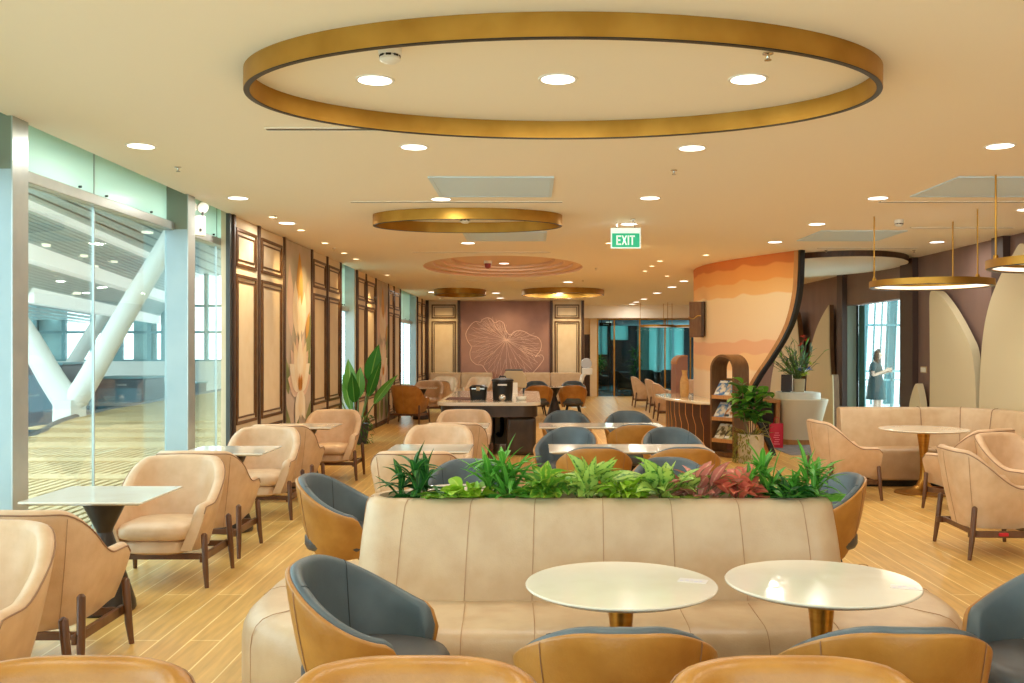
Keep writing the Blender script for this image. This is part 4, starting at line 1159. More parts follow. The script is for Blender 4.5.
def spot(x, y, lab, target, power=None, ang=60):
    s = thing('accent_spot', lab, 'spotlight', (x, y, CEIL), 0, 'small amber accent spots')
    MB().lathe([(0.042, -0.004), (0.058, -0.006), (0.06, 0.0)], 24, cap=False).build('trim_ring', M['ceiling'], s)
    MB().lathe([(0.042, -0.003), (0.042, 0.0)], 24).build('lens', M['spot_lamp'], s)
    d = (Vector(target) - Vector((x, y, CEIL))).normalized()
    q = d.to_track_quat('-Z', 'Y').to_euler()
    spot_lamp(s, (0, 0, -0.03), P_SPOT if power is None else power, ang, q)
SP = [(273, 217, 'accent spot first along the window wall, over the cream panels', (-3.1, 10.5, 1.6)), (301, 230, 'accent spot second along the window wall, before the mural', (-3.1, 12.8, 1.5)), (325, 243, 'accent spot third along the window wall, over the mural', (-3.1, 13.6, 1.4)),
      (344, 253, 'accent spot fourth along the window wall, over the amber-lit armchair', (-2.5, 12.0, 0.6)), (356, 259, 'accent spot fifth along the window wall, over the banana plant', (-3.0, 17.0, 1.4)), (387, 275, 'accent spot last along the window wall, before the last panels', (-3.1, 18.4, 1.7)),
      (706, 255, 'accent spot nearest the orange curved wall', (2.3, 14.2, 0)), (660, 261, 'accent spot first of the little row behind the exit sign', (0.9, 15.0, 0)), (652, 266, 'accent spot second of the little row behind the exit sign', (0.9, 16.0, 0)), (645, 271, 'accent spot third of the little row behind the exit sign', (1.0, 17.4, 0)), (667, 276, 'accent spot beside the aisle row of downlights', (1.4, 18.6, 0)),
      (609, 243, 'accent spot half behind the green exit sign', (3.2, 15.2, 1.8))]
for u, v, lab, tg_ in SP:
    x, y = at_ceil(u, v)
    spot(x, y, lab, tg_, 110 if 'amber-lit' in lab else 150 if ('behind the exit' in lab or 'beside the aisle' in lab or False) else 105 if 'half behind' in lab else 120 if 'nearest the orange' in lab else None, 75)
spot(-2.6, 26.9, 'accent spot washing the first end-wall panel', (-2.6, 28, 1.6), 60, 80)
spot(1.03, 26.9, 'accent spot washing the end-wall panel by the doors', (1.03, 28, 1.6), 60, 80)
spot(-0.8, 26.7, 'accent spot washing the leaf drawing', (-0.8, 28, 1.4), 50, 90)

def grille(x0, x1, y0, y1, lab):
    g = thing('ceiling_grille', lab, 'ceiling grille', ((x0 + x1) / 2, (y0 + y1) / 2, CEIL), 0, 'grey ceiling return grilles')
    hx, hy = (x1 - x0) / 2, (y1 - y0) / 2
    f = MB()
    for a, b, c, d in ((-hx, hx, -hy, -hy + 0.03), (-hx, hx, hy - 0.03, hy), (-hx, -hx + 0.03, -hy + 0.03, hy - 0.03), (hx - 0.03, hx, -hy + 0.03, hy - 0.03)): f.box(a, b, c, d, -0.012, 0.0)
    f.build('grille_frame', M['grille'], g, smooth=False)
    MB().box(-hx + 0.031, hx - 0.031, -hy + 0.031, hy - 0.031, -0.003, 0.0).build('grille_back', M['shadow_gap'], g, smooth=False)
    lv = MB(); y = -hy + 0.05
    while y < hy - 0.05:
        lv.add([(-hx + 0.03, y, -0.003), (hx - 0.03, y, -0.003), (hx - 0.03, y + 0.040, -0.011), (-hx + 0.03, y + 0.040, -0.011)], [(0, 1, 2, 3)])
        y += 0.05
    lv.build('louvres', M['grille'], g, smooth=False)
grille(-0.85, 0.18, 7.75, 8.75, 'grey louvred ceiling grille just past the huge ring')
grille(-0.84, 0.18, 11.4, 12.35, 'grey louvred ceiling grille behind the medium gold ring')
grille(3.48, 5.3, 7.75, 8.75, 'grey louvred ceiling grille at the frame edge on the reception side')
grille(3.44, 4.47, 11.3, 12.35, 'grey louvred ceiling grille over the ring pendant')
for x0, x1, y, lab in ((-1.70, -0.6, 6.07, 'thin slot diffuser behind the huge gold ring'), (-1.74, 0.29, 9.1, 'thin slot diffuser before the medium gold ring'), (3.33, 5.6, 9.1, 'thin slot diffuser past the frame-edge grille'), (-1.75, 0.27, 13.9, 'thin slot diffuser before the stepped recess'), (4.4, 5.6, 11.05, 'thin slot diffuser above the ring pendant rods'), (4.0, 5.4, 13.3, 'thin slot diffuser before the dropped dark-edged disc'), (-1.75, 0.27, 19.6, 'thin slot diffuser behind the stepped recess')):
    s = thing('slot_diffuser', lab, 'slot diffuser', ((x0 + x1) / 2, y, CEIL), 0, 'thin slot diffusers in the ceiling')
    h = (x1 - x0) / 2
    MB().box(-h, h, -0.03, 0.03, -0.003, 0.0).build('slot', M['shadow_gap'], s, smooth=False)
    MB().box(-h, h, -0.042, -0.03, -0.006, 0.0).box(-h, h, 0.03, 0.042, -0.006, 0.0).build('slot_frame', M['ceiling'], s, smooth=False)

def sprinkler(x, y, lab):
    s = thing('sprinkler', lab, 'sprinkler', (x, y, CEIL), 0, 'ceiling sprinklers')
    MB().lathe([(0.026, 0), (0.026, -0.006), (0.008, -0.010), (0.007, -0.026), (0.003, -0.030)], 16).build('nozzle', M['chrome'], s)
    MB().lathe([(0.017, -0.032), (0.017, -0.035)], 16).build('deflector', M['chrome'], s)
for u, v, lab in ((178, 167, 'sprinkler between the downlights by the glazed bay'), (674, 170, 'sprinkler on the open ceiling past the huge ring'), (768, 53, 'sprinkler inside the huge gold ring'), (596, 268, 'sprinkler ahead of the far gold ring'), (633, 219, 'sprinkler beside the lamp before the exit sign'), (826, 250, 'sprinkler near the dropped dark-edged disc'), (914, 250, 'sprinkler over the ring pendant'), (583, 280, 'sprinkler before the far gold ring'), (275, 216, 'sprinkler among the first accent spots'), (334, 248, 'sprinkler among the accent spots over the mural')):
    x, y = at_ceil(u, v); sprinkler(x, y, lab)
def smoke(x, y, z, lab, r=0.055):
    s = thing('smoke_detector', lab, 'smoke detector', (x, y, z), 0, 'white smoke detectors')
    MB().lathe([(r, 0), (r, -0.03), (r * 0.95, -0.04)], 24).build('base', M['white'], s)
    MB().lathe([(r * 0.85, -0.045), (r * 0.9, -0.06), (r * 0.5, -0.075)], 24).build('cap', M['white'], s)
    v = MB()
    for k in range(8):
        a = 2 * PI * k / 8
        v.box(-0.012, 0.012, r * 0.78, r * 0.88, -0.05, -0.038)
        v.xf(Matrix.Rotation(a, 4, 'Z'), len(v.V) - 8)
    v.build('vent', M['black'], s, smooth=False)
x, y = at_ceil(390, 47); smoke(x, y, CEIL, 'white smoke detector inside the huge gold ring')
x, y = at_ceil(468, 222); smoke(x, 10.1, CEIL, 'white smoke detector inside the medium gold ring', 0.06)
x, y = at_ceil(899, 220); smoke(x, y, CEIL, 'white smoke detector between the pendant rods', 0.05)
al = thing('alarm_sounder', 'small red and white alarm in the stepped recess', 'alarm', (-0.8, 17.2, CEIL + 0.18))
MB().lathe([(0.07, 0), (0.07, -0.05)], 20).build('base', M['white'], al)
MB().lathe([(0.06, -0.05), (0.055, -0.12), (0.02, -0.14)], 20).build('sounder', mat('alarm_red', (150, 40, 36), 0.4), al)

# exit sign
ex = thing('exit_sign', 'green EXIT sign hanging from the ceiling', 'sign', (1.035, 10.5, 2.79))
MB().box(-0.165, 0.165, -0.02, 0.02, -0.09, 0.135).build('housing', M['exit_white'], ex, bevel=0.004)
MB().box(-0.152, 0.152, -0.023, -0.0205, -0.078, 0.075).build('green_panel', M['exit_green'], ex, smooth=False)
def letter(mb, ch, x, z, w, h, t=0.016, y0=-0.026, y1=-0.0235):
    def bar(a, b, c, d): mb.box(x + a, x + b, y0, y1, z + c, z + d)
    def dia(x0, x1):
        mb.prism([(x + x0, z), (x + x0 + t, z), (x + x1 + t, z + h), (x + x1, z + h)], y0, y1, 0, 'y')
    if ch == 'E':
        bar(0, t, 0, h); bar(t, w, 0, t); bar(t, w, h - t, h); bar(t, w * 0.85, h / 2 - t / 2, h / 2 + t / 2)
    elif ch == 'X': dia(0, w - t); dia(w - t, 0)
    elif ch == 'I': bar(0, t, 0, h)
    elif ch == 'T': bar(0, w, h - t, h); bar(w / 2 - t / 2, w / 2 + t / 2, 0, h - t)
lt_ = MB(); z = -0.054; h = 0.105
letter(lt_, 'E', -0.105, z, 0.052, h); letter(lt_, 'X', -0.047, z, 0.06, h); letter(lt_, 'I', 0.02, z, 0.02, h); letter(lt_, 'T', 0.043, z, 0.056, h)
lt_.build('lettering', M['exit_white'], ex, smooth=False)
for x in (-0.1, 0.1): MB().tube([(x, 0, 0.135), (x, 0, 0.2)], 0.006, 8).build('hanger', M['chrome'], ex)

# twin-head emergency light on the second pillar
em = thing('emergency_light', 'white twin-head emergency light on the second window pillar', 'emergency light', (-3.17, 8.93, 2.66), R(35))
em.scale = (1.05, 1.05, 1.05)
MB().box(-0.075, 0.075, -0.075, 0.0, -0.01, 0.17).build('battery_box', M['white'], em, bevel=0.008)
for x in (-0.04, 0.06):
    MB().tube([(x, -0.035, 0.17), (x, -0.035, 0.21)], 0.01, 8).build('bracket', M['charcoal'], em)
    lh = MB().lathe([(0.025, 0.06), (0.045, 0.03), (0.05, 0.0), (0.046, -0.006)], 20)
    lh.xf(Matrix.Translation((x, -0.04, 0.245)) @ Matrix.Rotation(-PI / 2 + 0.2, 4, 'X')); lh.build('lamp_head', M['white'], em)
MB().box(0.02, 0.04, -0.079, -0.074, 0.03, 0.055).build('test_button', M['charcoal'], em, smooth=False)
MB().box(-0.06, -0.02, -0.01, 0.02, 0.17, 0.27).build('wall_hook', M['charcoal'], em, smooth=False)

# ring pendants on rods
def pendant(x, y, z, r, lab, rods):
    p = thing('ring_pendant', lab, 'pendant lamp', (x, y, z), 0, 'gold ring pendants')
    o0, o1 = ell(r, r, 96), ell(r - 0.05, r - 0.05, 96)
    MB().loft([ring3(o0, 0.004), ring3(o0, 0.07), ring3(o1, 0.07), ring3(o1, 0.004)], 0, loop=True).build('band', M['brass_matt'], p, auto=30)
    a, b = ell(r - 0.006, r - 0.006, 96), ell(r - 0.044, r - 0.044, 96)
    MB().loft([ring3(a, 0.0), ring3(a, 0.02), ring3(b, 0.02), ring3(b, 0.0)], 0, loop=True).build('underside_channel', M['black'], p, auto=30)
    a, b = ell(r - 0.049, r - 0.049, 96), ell(r - 0.054, r - 0.054, 96)
    MB().loft([ring3(a, 0.012), ring3(a, 0.045), ring3(b, 0.045), ring3(b, 0.012)], 0, loop=True).build('diffuser', M['ring_led'], p, auto=30)
    for k in rods:
        q = R(k)
        X, Y = (r - 0.025) * math.cos(q), (r - 0.025) * math.sin(q)
        MB().tube([(X, Y, 0.07), (X, Y, CEIL - z)], 0.008, 8).build('rod', M['brass_matt'], p)
        MB().lathe([(0.022, 0.07), (0.018, 0.10)], 14, (X, Y, 0)).build('rod_clamp', M['brass_matt'], p)
    area_lamp(p, (0, 0, -0.02), r * 1.6, 14, (1.0, 0.86, 0.62))
pendant(4.24, 10.1, 2.245, 0.62, 'gold ring pendant hanging before the petal wall window', (178, 45, 294))
pendant(4.38, 7.65, 2.25, 0.66, 'gold ring pendant cut by the frame edge', (178, 45, 294))
pendant(3.9, 29.6, 2.25, 0.55, 'far gold ring pendant in front of the glass doors, nearer us', (178, 60, 300))
pendant(4.9, 30.0, 2.25, 0.5, 'far gold ring pendant in front of the glass doors, second one', (178, 60, 300))
# dropped disc with a dark edge
dd = thing('ceiling_disc', 'dropped cream ceiling disc with dark brown edge by the petal wall', 'ceiling disc', (4.72, 15.6, CEIL))
MB().lathe([(1.0, -0.001), (1.0, -0.085)], 96, (0, 0, 0), 0, 1.24, 2.0, False).build('edge_band', M['brown'], dd)
MB().lathe([(0.995, -0.086), (0.9, -0.09)], 96, (0, 0, 0), 0, 1.24, 2.0).build('disc_face', M['ceiling'], dd)
# ================================================================== orange curved wall
CP = crv([(4.05, 13.15, 0), (3.83, 13.57, 0), (3.48, 14.3, 0), (3.15, 15.1, 0), (2.92, 16.0, 0), (2.90, 17.0, 0), (3.10, 17.9, 0), (3.5, 18.6, 0), (4.1, 19.1, 0)], 16)
CS = [0.0]
for a, b in zip(CP[:-1], CP[1:]): CS.append(CS[-1] + (b - a).length)
def cpt(s):
    s = max(0, min(CS[-1] - 1e-4, s))
    for i in range(len(CS) - 1):
        if CS[i] <= s <= CS[i + 1]:
            t = (s - CS[i]) / (CS[i + 1] - CS[i] + 1e-9); p = CP[i].lerp(CP[i + 1], t); d = (CP[i + 1] - CP[i]).normalized(); return p, d
    return CP[-1], (CP[-1] - CP[-2]).normalized()
# where the sweeping cut edge stands at each height (distance along the wall)
ED = [(0.0, 1.10), (0.35, 1.32), (0.6, 1.52), (0.85, 1.62), (1.1, 1.46), (1.5, 1.06), (1.85, 0.76), (2.1, 0.62), (2.4, 0.53), (2.7, 0.50), (3.0, 0.49)]
def edge(z):
    for (a, sa), (b, sb) in zip(ED[:-1], ED[1:]):
        if a <= z <= b:
            i = [q[0] for q in ED].index(a)
            p0 = ED[max(i - 1, 0)][1]; p3 = ED[min(i + 2, len(ED) - 1)][1]; t = (z - a) / (b - a)
            return 0.5 * (2 * sa + (sb - p0) * t + (2 * p0 - 5 * sa + 4 * sb - p3) * t * t + (3 * sa - p0 - 3 * sb + p3) * t ** 3)
    return ED[-1][1]
def band_mat():
    m = bpy.data.materials.new('sunset_banded_plaster')
    m.use_nodes = True
    nt = m.node_tree; b = nt.nodes['Principled BSDF']; b.inputs['Roughness'].default_value = 0.6
    tc = nt.nodes.new('ShaderNodeTexCoord'); sp = nt.nodes.new('ShaderNodeSeparateXYZ')
    nt.links.new(tc.outputs['Object'], sp.inputs[0])
    mp = nt.nodes.new('ShaderNodeMapping'); mp.inputs['Scale'].default_value = (0.9, 0.9, 0.15)
    nt.links.new(tc.outputs['Object'], mp.inputs[0])
    n = nt.nodes.new('ShaderNodeTexNoise'); n.inputs['Scale'].default_value = 1.1; n.inputs['Detail'].default_value = 2
    nt.links.new(mp.outputs[0], n.inputs['Vector'])
    ma = nt.nodes.new('ShaderNodeMath'); ma.operation = 'MULTIPLY_ADD'; ma.inputs[1].default_value = 0.35
    nt.links.new(n.outputs[0], ma.inputs[0]); nt.links.new(sp.outputs[2], ma.inputs[2])
    dv = nt.nodes.new('ShaderNodeMath'); dv.operation = 'DIVIDE'; dv.inputs[1].default_value = 3.35
    nt.links.new(ma.outputs[0], dv.inputs[0])
    r = nt.nodes.new('ShaderNodeValToRGB'); e = r.color_ramp.elements
    o = 0.175
    stops = [(0.0, (248, 224, 192)), (1.20, (248, 224, 192)), (1.24, (244, 202, 152)), (1.46, (244, 204, 156)), (1.475, (236, 184, 148)), (1.67, (238, 188, 150)), (1.685, (242, 212, 176)), (1.92, (244, 220, 184)), (2.38, (246, 224, 186)), (2.40, (240, 196, 134)), (2.60, (238, 188, 122)), (2.615, (234, 164, 92)), (2.83, (230, 158, 86)), (2.845, (208, 122, 60)), (3.0, (204, 116, 56))]
    e[0].position = 0; e[0].color = rgb(*stops[0][1]); e[1].position = min(1, (stops[-1][0] + o) / 3.35); e[1].color = rgb(*stops[-1][1])
    for z, c in stops[1:-1]:
        x = e.new((z + o) / 3.35); x.color = rgb(*c)
    nt.links.new(dv.outputs[0], r.inputs[0]); nt.links.new(r.outputs[0], b.inputs['Base Color'])
    return m
cw = thing('curved_feature_wall', 'sunset-banded orange curved wall with a sweeping dark cut edge', 'feature wall', (0, 0, 0))
zs = [3.0 * k / 48 for k in range(49)]
def sheet(off, extra=0.0):
    rows = []
    for z in zs:
        s0 = edge(z) + extra; row = []
        for k in range(41):
            p, d = cpt(s0 + (CS[-1] - s0) * k / 40)
            nrm = Vector((d.y, -d.x, 0))
            if nrm.y > 0 and k < 20: pass
            row.append((p.x + nrm.x * off, p.y + nrm.y * off, z))
        rows.append(row)
    return rows
sgn = 1
p_, d_ = cpt(1.2)
n_ = Vector((d_.y, -d_.x, 0))
if n_.y > 0: sgn = -1          # make +offset point toward the lounge
fs, bs = sheet(0.0), sheet(-0.10 * sgn)
w = MB().loft(fs, closed=False)
w.loft(bs, closed=False)
w.loft([[r[0] for r in fs], [r[0] for r in bs]], closed=False)
w.build('banded_face', band_mat(), cw, auto=60)
def strip(s_a, s_b, o_a, o_b):
    sec = []
    for z in zs:
        e_ = edge(z); ring = []
        for s, o in ((s_a, o_a), (s_b, o_a), (s_b, o_b), (s_a, o_b)):
            p, d = cpt(e_ + s); nr = Vector((d.y, -d.x, 0)) * sgn
            ring.append((p.x + nr.x * o, p.y + nr.y * o, z))
        sec.append(ring)
    return MB().loft(sec, 0, True, True, True)
strip(0.0, 0.10, -0.05, 0.010).build('bronze_edge', M['timber'], cw, auto=50)
strip(-0.05, 0.0, -0.06, 0.02).build('dark_edge', M['black'], cw, auto=50)

# shelf box hung on the outer bend of the wall
hb = thing('wave_wall_box', 'small bronze box with wave line high on the orange wall bend', 'wall box', (2.83, 16.05, 1.78), R(-28))
MB().box(-0.15, 0.06, -0.10, 0.10, 0, 0.60).build('box_body', M['rack'], hb, bevel=0.008)
MB().tube(crv([(-0.155, -0.105, 0.34), (-0.08, -0.108, 0.31), (0.0, -0.108, 0.36), (0.06, -0.105, 0.36)]), 0.008, 6).build('wave_line', M['brass'], hb)
MB().box(0.062, 0.10, -0.10, 0.12, 0.02, 0.60).build('side_board', M['brown'], hb, smooth=False)

# half-round marble counter wrapping the bend
hc = thing('half_round_counter', 'half-round marble counter with dark ribbed front below the orange wall', 'counter', (0, 0, 0))
def cring(off, z, s0=1.75, s1=4.6, n=36):
    out = []; back = []
    for k in range(n + 1):
        p, d = cpt(s0 + (s1 - s0) * k / n); nr = Vector((d.y, -d.x, 0)) * sgn
        taper = min(1, math.sin(PI * (0.06 + 0.94 * k / n)) * 1.9 + 0.12)
        out.append((p.x + nr.x * off * taper, p.y + nr.y * off * taper, z)); back.append((p.x + nr.x * 0.012, p.y + nr.y * 0.012, z))
    return out + back[::-1]
MB().loft([cring(0.66, 0.72), cring(0.69, 0.735), cring(0.69, 0.765), cring(0.685, 0.77)], 0, True, True, True).build('worktop', M['marble'], hc, auto=30)
MB().loft([cring(0.50, 0.0), cring(0.50, 0.72)], 0, True, True, True).build('dark_front', mat('dark_brown_veneer', (72, 36, 20), 0.4), hc)
gl = MB()
for k in range(10):
    s = 1.95 + 0.25 * k; kk = (s - 1.75) / 2.85
    taper = min(1, math.sin(PI * (0.06 + 0.94 * kk)) * 1.9 + 0.12)
    def gp(ds, z):
        p, d = cpt(s + ds); nr = Vector((d.y, -d.x, 0)) * sgn; o = 0.503 * taper
        return (p.x + nr.x * o, p.y + nr.y * o, z)
    gl.tube([gp(0.0, 0.72), gp(0.0, 0.52), gp(-0.10, 0.36), gp(-0.10, 0.02)], 0.006, 6)
gl.build('gold_inlay', M['gold_line'], hc)
vs = thing('ceramic_vase', 'straw-coloured bottle vase on the half-round counter', 'vase', (2.60, 16.2, 0.77))
vs.scale = (0.74, 0.74, 1.0)
MB().lathe([(0.085, 0), (0.10, 0.03), (0.105, 0.15), (0.10, 0.27), (0.075, 0.33), (0.055, 0.36), (0.05, 0.40), (0.07, 0.45), (0.06, 0.45), (0.04, 0.40)], 28).build('vase_body', M['vase'], vs)
ho = thing('rounded_cabinet', 'mauve brown cabinet with orange light painted on its rounded top behind the counter', 'cabinet', (2.85, 17.75, 0))
MB().prism([(-0.2, 0), (-0.2, 1.30)] + [(-0.2 + 0.16 - 0.16 * math.cos(R(a)), 1.30 + 0.16 * math.sin(R(a))) for a in range(10, 91, 10)] + [(0.02, 1.46), (0.02, 0)], -0.25, 0.35, 0, 'y').build('cabinet_body', M['hood'], ho, auto=30)
MB().prism([(-0.205 + 0.165 - 0.165 * math.cos(R(a)), 1.30 + 0.165 * math.sin(R(a))) for a in range(0, 91, 10)] + [(0.02, 1.465), (0.02, 1.445)] + [(-0.205 + 0.165 - 0.145 * math.cos(R(a)), 1.30 + 0.145 * math.sin(R(a))) for a in range(90, -1, -10)], -0.26, 0.36, 0, 'y').build('orange_light_band', M['timber'], ho, auto=30)  # orange light on the rounding, put in as a timber-coloured band

# ---------------------------------------------------------------- arched magazine rack
rk = thing('magazine_rack', 'tall arched bronze magazine rack in front of the orange wall', 'magazine rack', (2.92, 14.05, 0), R(-52))
HW, ZS, TH, DP = 0.225, 1.28, 0.03, 0.17
def arch(h, zs_): return [(-h, 0.0), (-h, zs_)] + [(-h * math.cos(R(a)), zs_ + h * math.sin(R(a))) for a in range(12, 169, 12)] + [(h, zs_), (h, 0.0)]
ao, ai = arch(HW, ZS), arch(HW - TH, ZS)
fr_ = MB()
fr_.loft([[(p[0], -DP, p[1]) for p in ao], [(p[0], DP, p[1]) for p in ao], [(p[0], DP, p[1]) for p in ai], [(p[0], -DP, p[1]) for p in ai]], 0, closed=False, loop=True)
fr_.build('arch_frame', M['rack'], rk, auto=40)
MB().box(-HW + TH, HW - TH, -DP + 0.01, DP - 0.01, 0.0, 0.07).build('plinth', M['rack'], rk, smooth=False)
mags = []
for i, z in enumerate((0.22, 0.54, 0.86)):
    # shelf slopes up toward the back, with a lip
    MB().loft([[(-HW + TH, -DP + 0.02, z), (-HW + TH, -DP + 0.02, z + 0.02), (-HW + TH, 0.05, z + 0.29), (-HW + TH, 0.05, z + 0.27)], [(HW - TH, -DP + 0.02, z), (HW - TH, -DP + 0.02, z + 0.02), (HW - TH, 0.05, z + 0.29), (HW - TH, 0.05, z + 0.27)]], 0, True, True, True).build('shelf', M['rack'], rk, smooth=False)
    MB().box(-HW + TH, HW - TH, -DP, -DP + 0.02, z - 0.01, z + 0.045).build('shelf_lip', M['timber'], rk, smooth=False)
MG = [('cover_blue', (70, 120, 176), (226, 214, 196)), ('cover_sand', (222, 196, 160), (120, 160, 196)), ('cover_white', (236, 232, 224), (186, 120, 60)), ('cover_sky', (110, 150, 196), (236, 224, 206)), ('cover_cream', (232, 220, 186), (96, 84, 52)), ('cover_olive', (190, 186, 120), (60, 56, 44))]
labs = ['blue-topped magazine on the top shelf of the rack, outer side', 'sand-coloured magazine on the top shelf of the rack, plant side', 'sky blue magazine on the middle shelf of the rack, outer side', 'white magazine on the middle shelf of the rack, plant side', 'cream magazine on the lowest shelf of the rack, outer side', 'olive striped magazine on the lowest shelf of the rack, plant side']
mrot = Matrix.Translation((2.92, 14.05, 0)) @ Matrix.Rotation(R(-52), 4, 'Z')
for i, z in enumerate((0.22, 0.54, 0.86)):
    for j in range(2):
        q = (2 - i) * 2 + j
        nm, c1, c2 = MG[(0, 1, 3, 2, 4, 5)[q]]
        o = bpy.data.objects.new('magazine', None); COL.objects.link(o)
        tag(o, labs[q], 'magazine', 'magazines in the arched rack')
        o.matrix_world = mrot @ Matrix.Translation((-0.094 + 0.188 * j, -DP + 0.032, z + 0.034)) @ Matrix.Rotation(math.atan2(0.27, 0.20), 4, 'X')
        MB().box(-0.09, 0.09, 0.0, 0.27, 0.0, 0.010).build('cover', mat(nm, c1, 0.35, 0, c2, 9, 3, lo=0.45, hi=0.55), o, smooth=False)
        MB().box(-0.08, 0.06, 0.225, 0.26, 0.010, 0.0112).box(-0.08, 0.0, 0.02, 0.06, 0.010, 0.0112).build('cover_print', M['white'] if nm != 'cover_white' else M['dark_box'], o, smooth=False)

# ---------------------------------------------------------------- plants
def plant_thing(name, lab, loc, group=None, cat='plant', rz=0): return thing(name, lab, cat, loc, rz, group)
def rnd(a, b): return random.uniform(a, b)

# planted trough on the sofa
def tame(f):        # keep leaves on the rim instead of through the upholstery
    for i, (x, y, z) in enumerate(f.V):
        if y < -0.04 and z < 0.066: f.V[i] = (x, max(y, -0.16), 0.066 + 0.15 * max(0, -y - 0.04) * 0.2)
        elif z < 0.0: f.V[i] = (x, y, 0.0)
    return f
def dracaena(lab, x, y, h, spread, m, n=44, seed=1, wl=0.030):
    random.seed(seed)
    p = plant_thing('dracaena_plant', lab, (x, y, 0.83), 'plants in the sofa trough')
    tops = ((0, 0, 1.0), (0.055, 0.02, 0.74), (-0.065, -0.01, 0.60), (0.02, -0.03, 0.42))
    for ox, oy, q in tops:
        MB().tube([(ox * 0.5, oy, -0.02), (ox, oy, h * 0.62 * q)], [0.008, 0.005], 6).build('stem', M['stem'], p)
    f = MB()
    for k in range(n):
        ox, oy, q = tops[k % 4]; hh = h * 0.62 * q
        a = 2.4 * k + rnd(-0.3, 0.3); el = rnd(0.1, 1.1) if k > 9 else rnd(1.1, 1.5)
        d = (math.cos(a) * math.cos(el), math.sin(a) * math.cos(el) * 0.7, math.sin(el))
        f.leaf((ox, oy, hh - rnd(0, 0.10)), d, spread * rnd(0.75, 1.1), wl * rnd(0.8, 1.25), rnd(0.4, 1.4), n=7, fold=0.2)
    tame(f).build('foliage', M[m], p)
def bushy(name, lab, x, y, m, n, L, w, shape, hmax, seed, el0=0.1, el1=1.2, droop=0.9, rad=0.09):
    random.seed(seed)
    p = plant_thing(name, lab, (x, y, 0.83), 'plants in the sofa trough')
    f = MB()
    for k in range(n):
        a = 2.4 * k + rnd(-0.4, 0.4); r = rnd(0, rad); el = rnd(el0, el1); z = rnd(0.03, hmax)
        b = (math.cos(a) * r, math.sin(a) * r * 0.6, z)
        if k % 3 == 0: MB().tube([(b[0] * 0.3, b[1] * 0.3, -0.02), b], 0.0025, 5).build('stem', M['stem'], p)
        d = (math.cos(a) * math.cos(el), math.sin(a) * math.cos(el) * 0.7 - 0.15, math.sin(el))
        f.leaf(b, d, L * rnd(0.7, 1.2), w * rnd(0.75, 1.2), droop * rnd(0.5, 1.4), n=7, shape=shape, fold=rnd(0.1, 0.35), twist=rnd(-0.8, 0.8))
    tame(f).build('foliage', M[m], p)
def Xs(u, y=4.62): return (u - 532) / 950 * y
dracaena('dark green dracaena at the window end of the sofa trough', Xs(414), 4.64, 0.33, 0.17, 'lf_drac_dark', 64, 3)
dracaena('full bright dracaena in the sofa trough, ahead of the island', Xs(503), 4.62, 0.34, 0.20, 'lf_drac', 88, 4)
dracaena('lime tufted dracaena in the sofa trough, before the white planter', Xs(763), 4.63, 0.30, 0.16, 'lf_drac', 48, 5)
dracaena('feathery dracaena at the reception end of the sofa trough', Xs(808), 4.63, 0.31, 0.17, 'lf_drac', 80, 6, 0.024)
bushy('lime_plant', 'curly lime-leaved plant beside the bright dracaena', Xs(467), 4.58, 'lf_lime', 26, 0.085, 0.075, 'round', 0.09, 7, 0.1, 0.9)
bushy('trailing_pothos', 'low yellow-green pothos between the dark and bright dracaenas', Xs(444), 4.57, 'lf_pothos', 26, 0.09, 0.055, 'ovate', 0.05, 8, 0.0, 0.7)
bushy('broadleaf_plant', 'light green broad-leaved plant next to the bright dracaena', Xs(546), 4.59, 'lf_pothos', 44, 0.13, 0.065, 'ovate', 0.13, 9, 0.0, 1.2)
bushy('silver_aglaonema', 'speckled pale aglaonema standing tallest in the trough middle', Xs(590), 4.60, 'lf_agl', 30, 0.17, 0.07, 'ovate', 0.13, 10, 0.1, 1.4, 0.7)
bushy('golden_pothos', 'yellow-green pothos directly after the speckled aglaonema', Xs(625), 4.57, 'lf_lime', 40, 0.10, 0.055, 'ovate', 0.10, 12, 0.0, 1.1)
bushy('veined_aglaonema', 'yellow-veined broad aglaonema beside the rose-leaved plant', Xs(664), 4.58, 'lf_agl', 34, 0.17, 0.08, 'ovate', 0.12, 13, 0.1, 1.35, 0.8)
bushy('rose_aglaonema', 'rose-leaved plant with upright tips in the sofa trough', Xs(698), 4.62, 'lf_red', 30, 0.16, 0.065, 'ovate', 0.12, 14, 0.1, 1.35, 0.8)
bushy('coral_fittonia', 'coral-red rounded plant beside the lime tufted dracaena', Xs(738), 4.58, 'lf_red2', 26, 0.11, 0.075, 'round', 0.12, 15, 0.1, 1.2)
bushy('low_filler_fern', 'dark low leaves filling the trough under the feathery dracaena', Xs(785), 4.58, 'lf_drac_dark', 46, 0.12, 0.035, 'ovate', 0.09, 16, 0.0, 0.9)

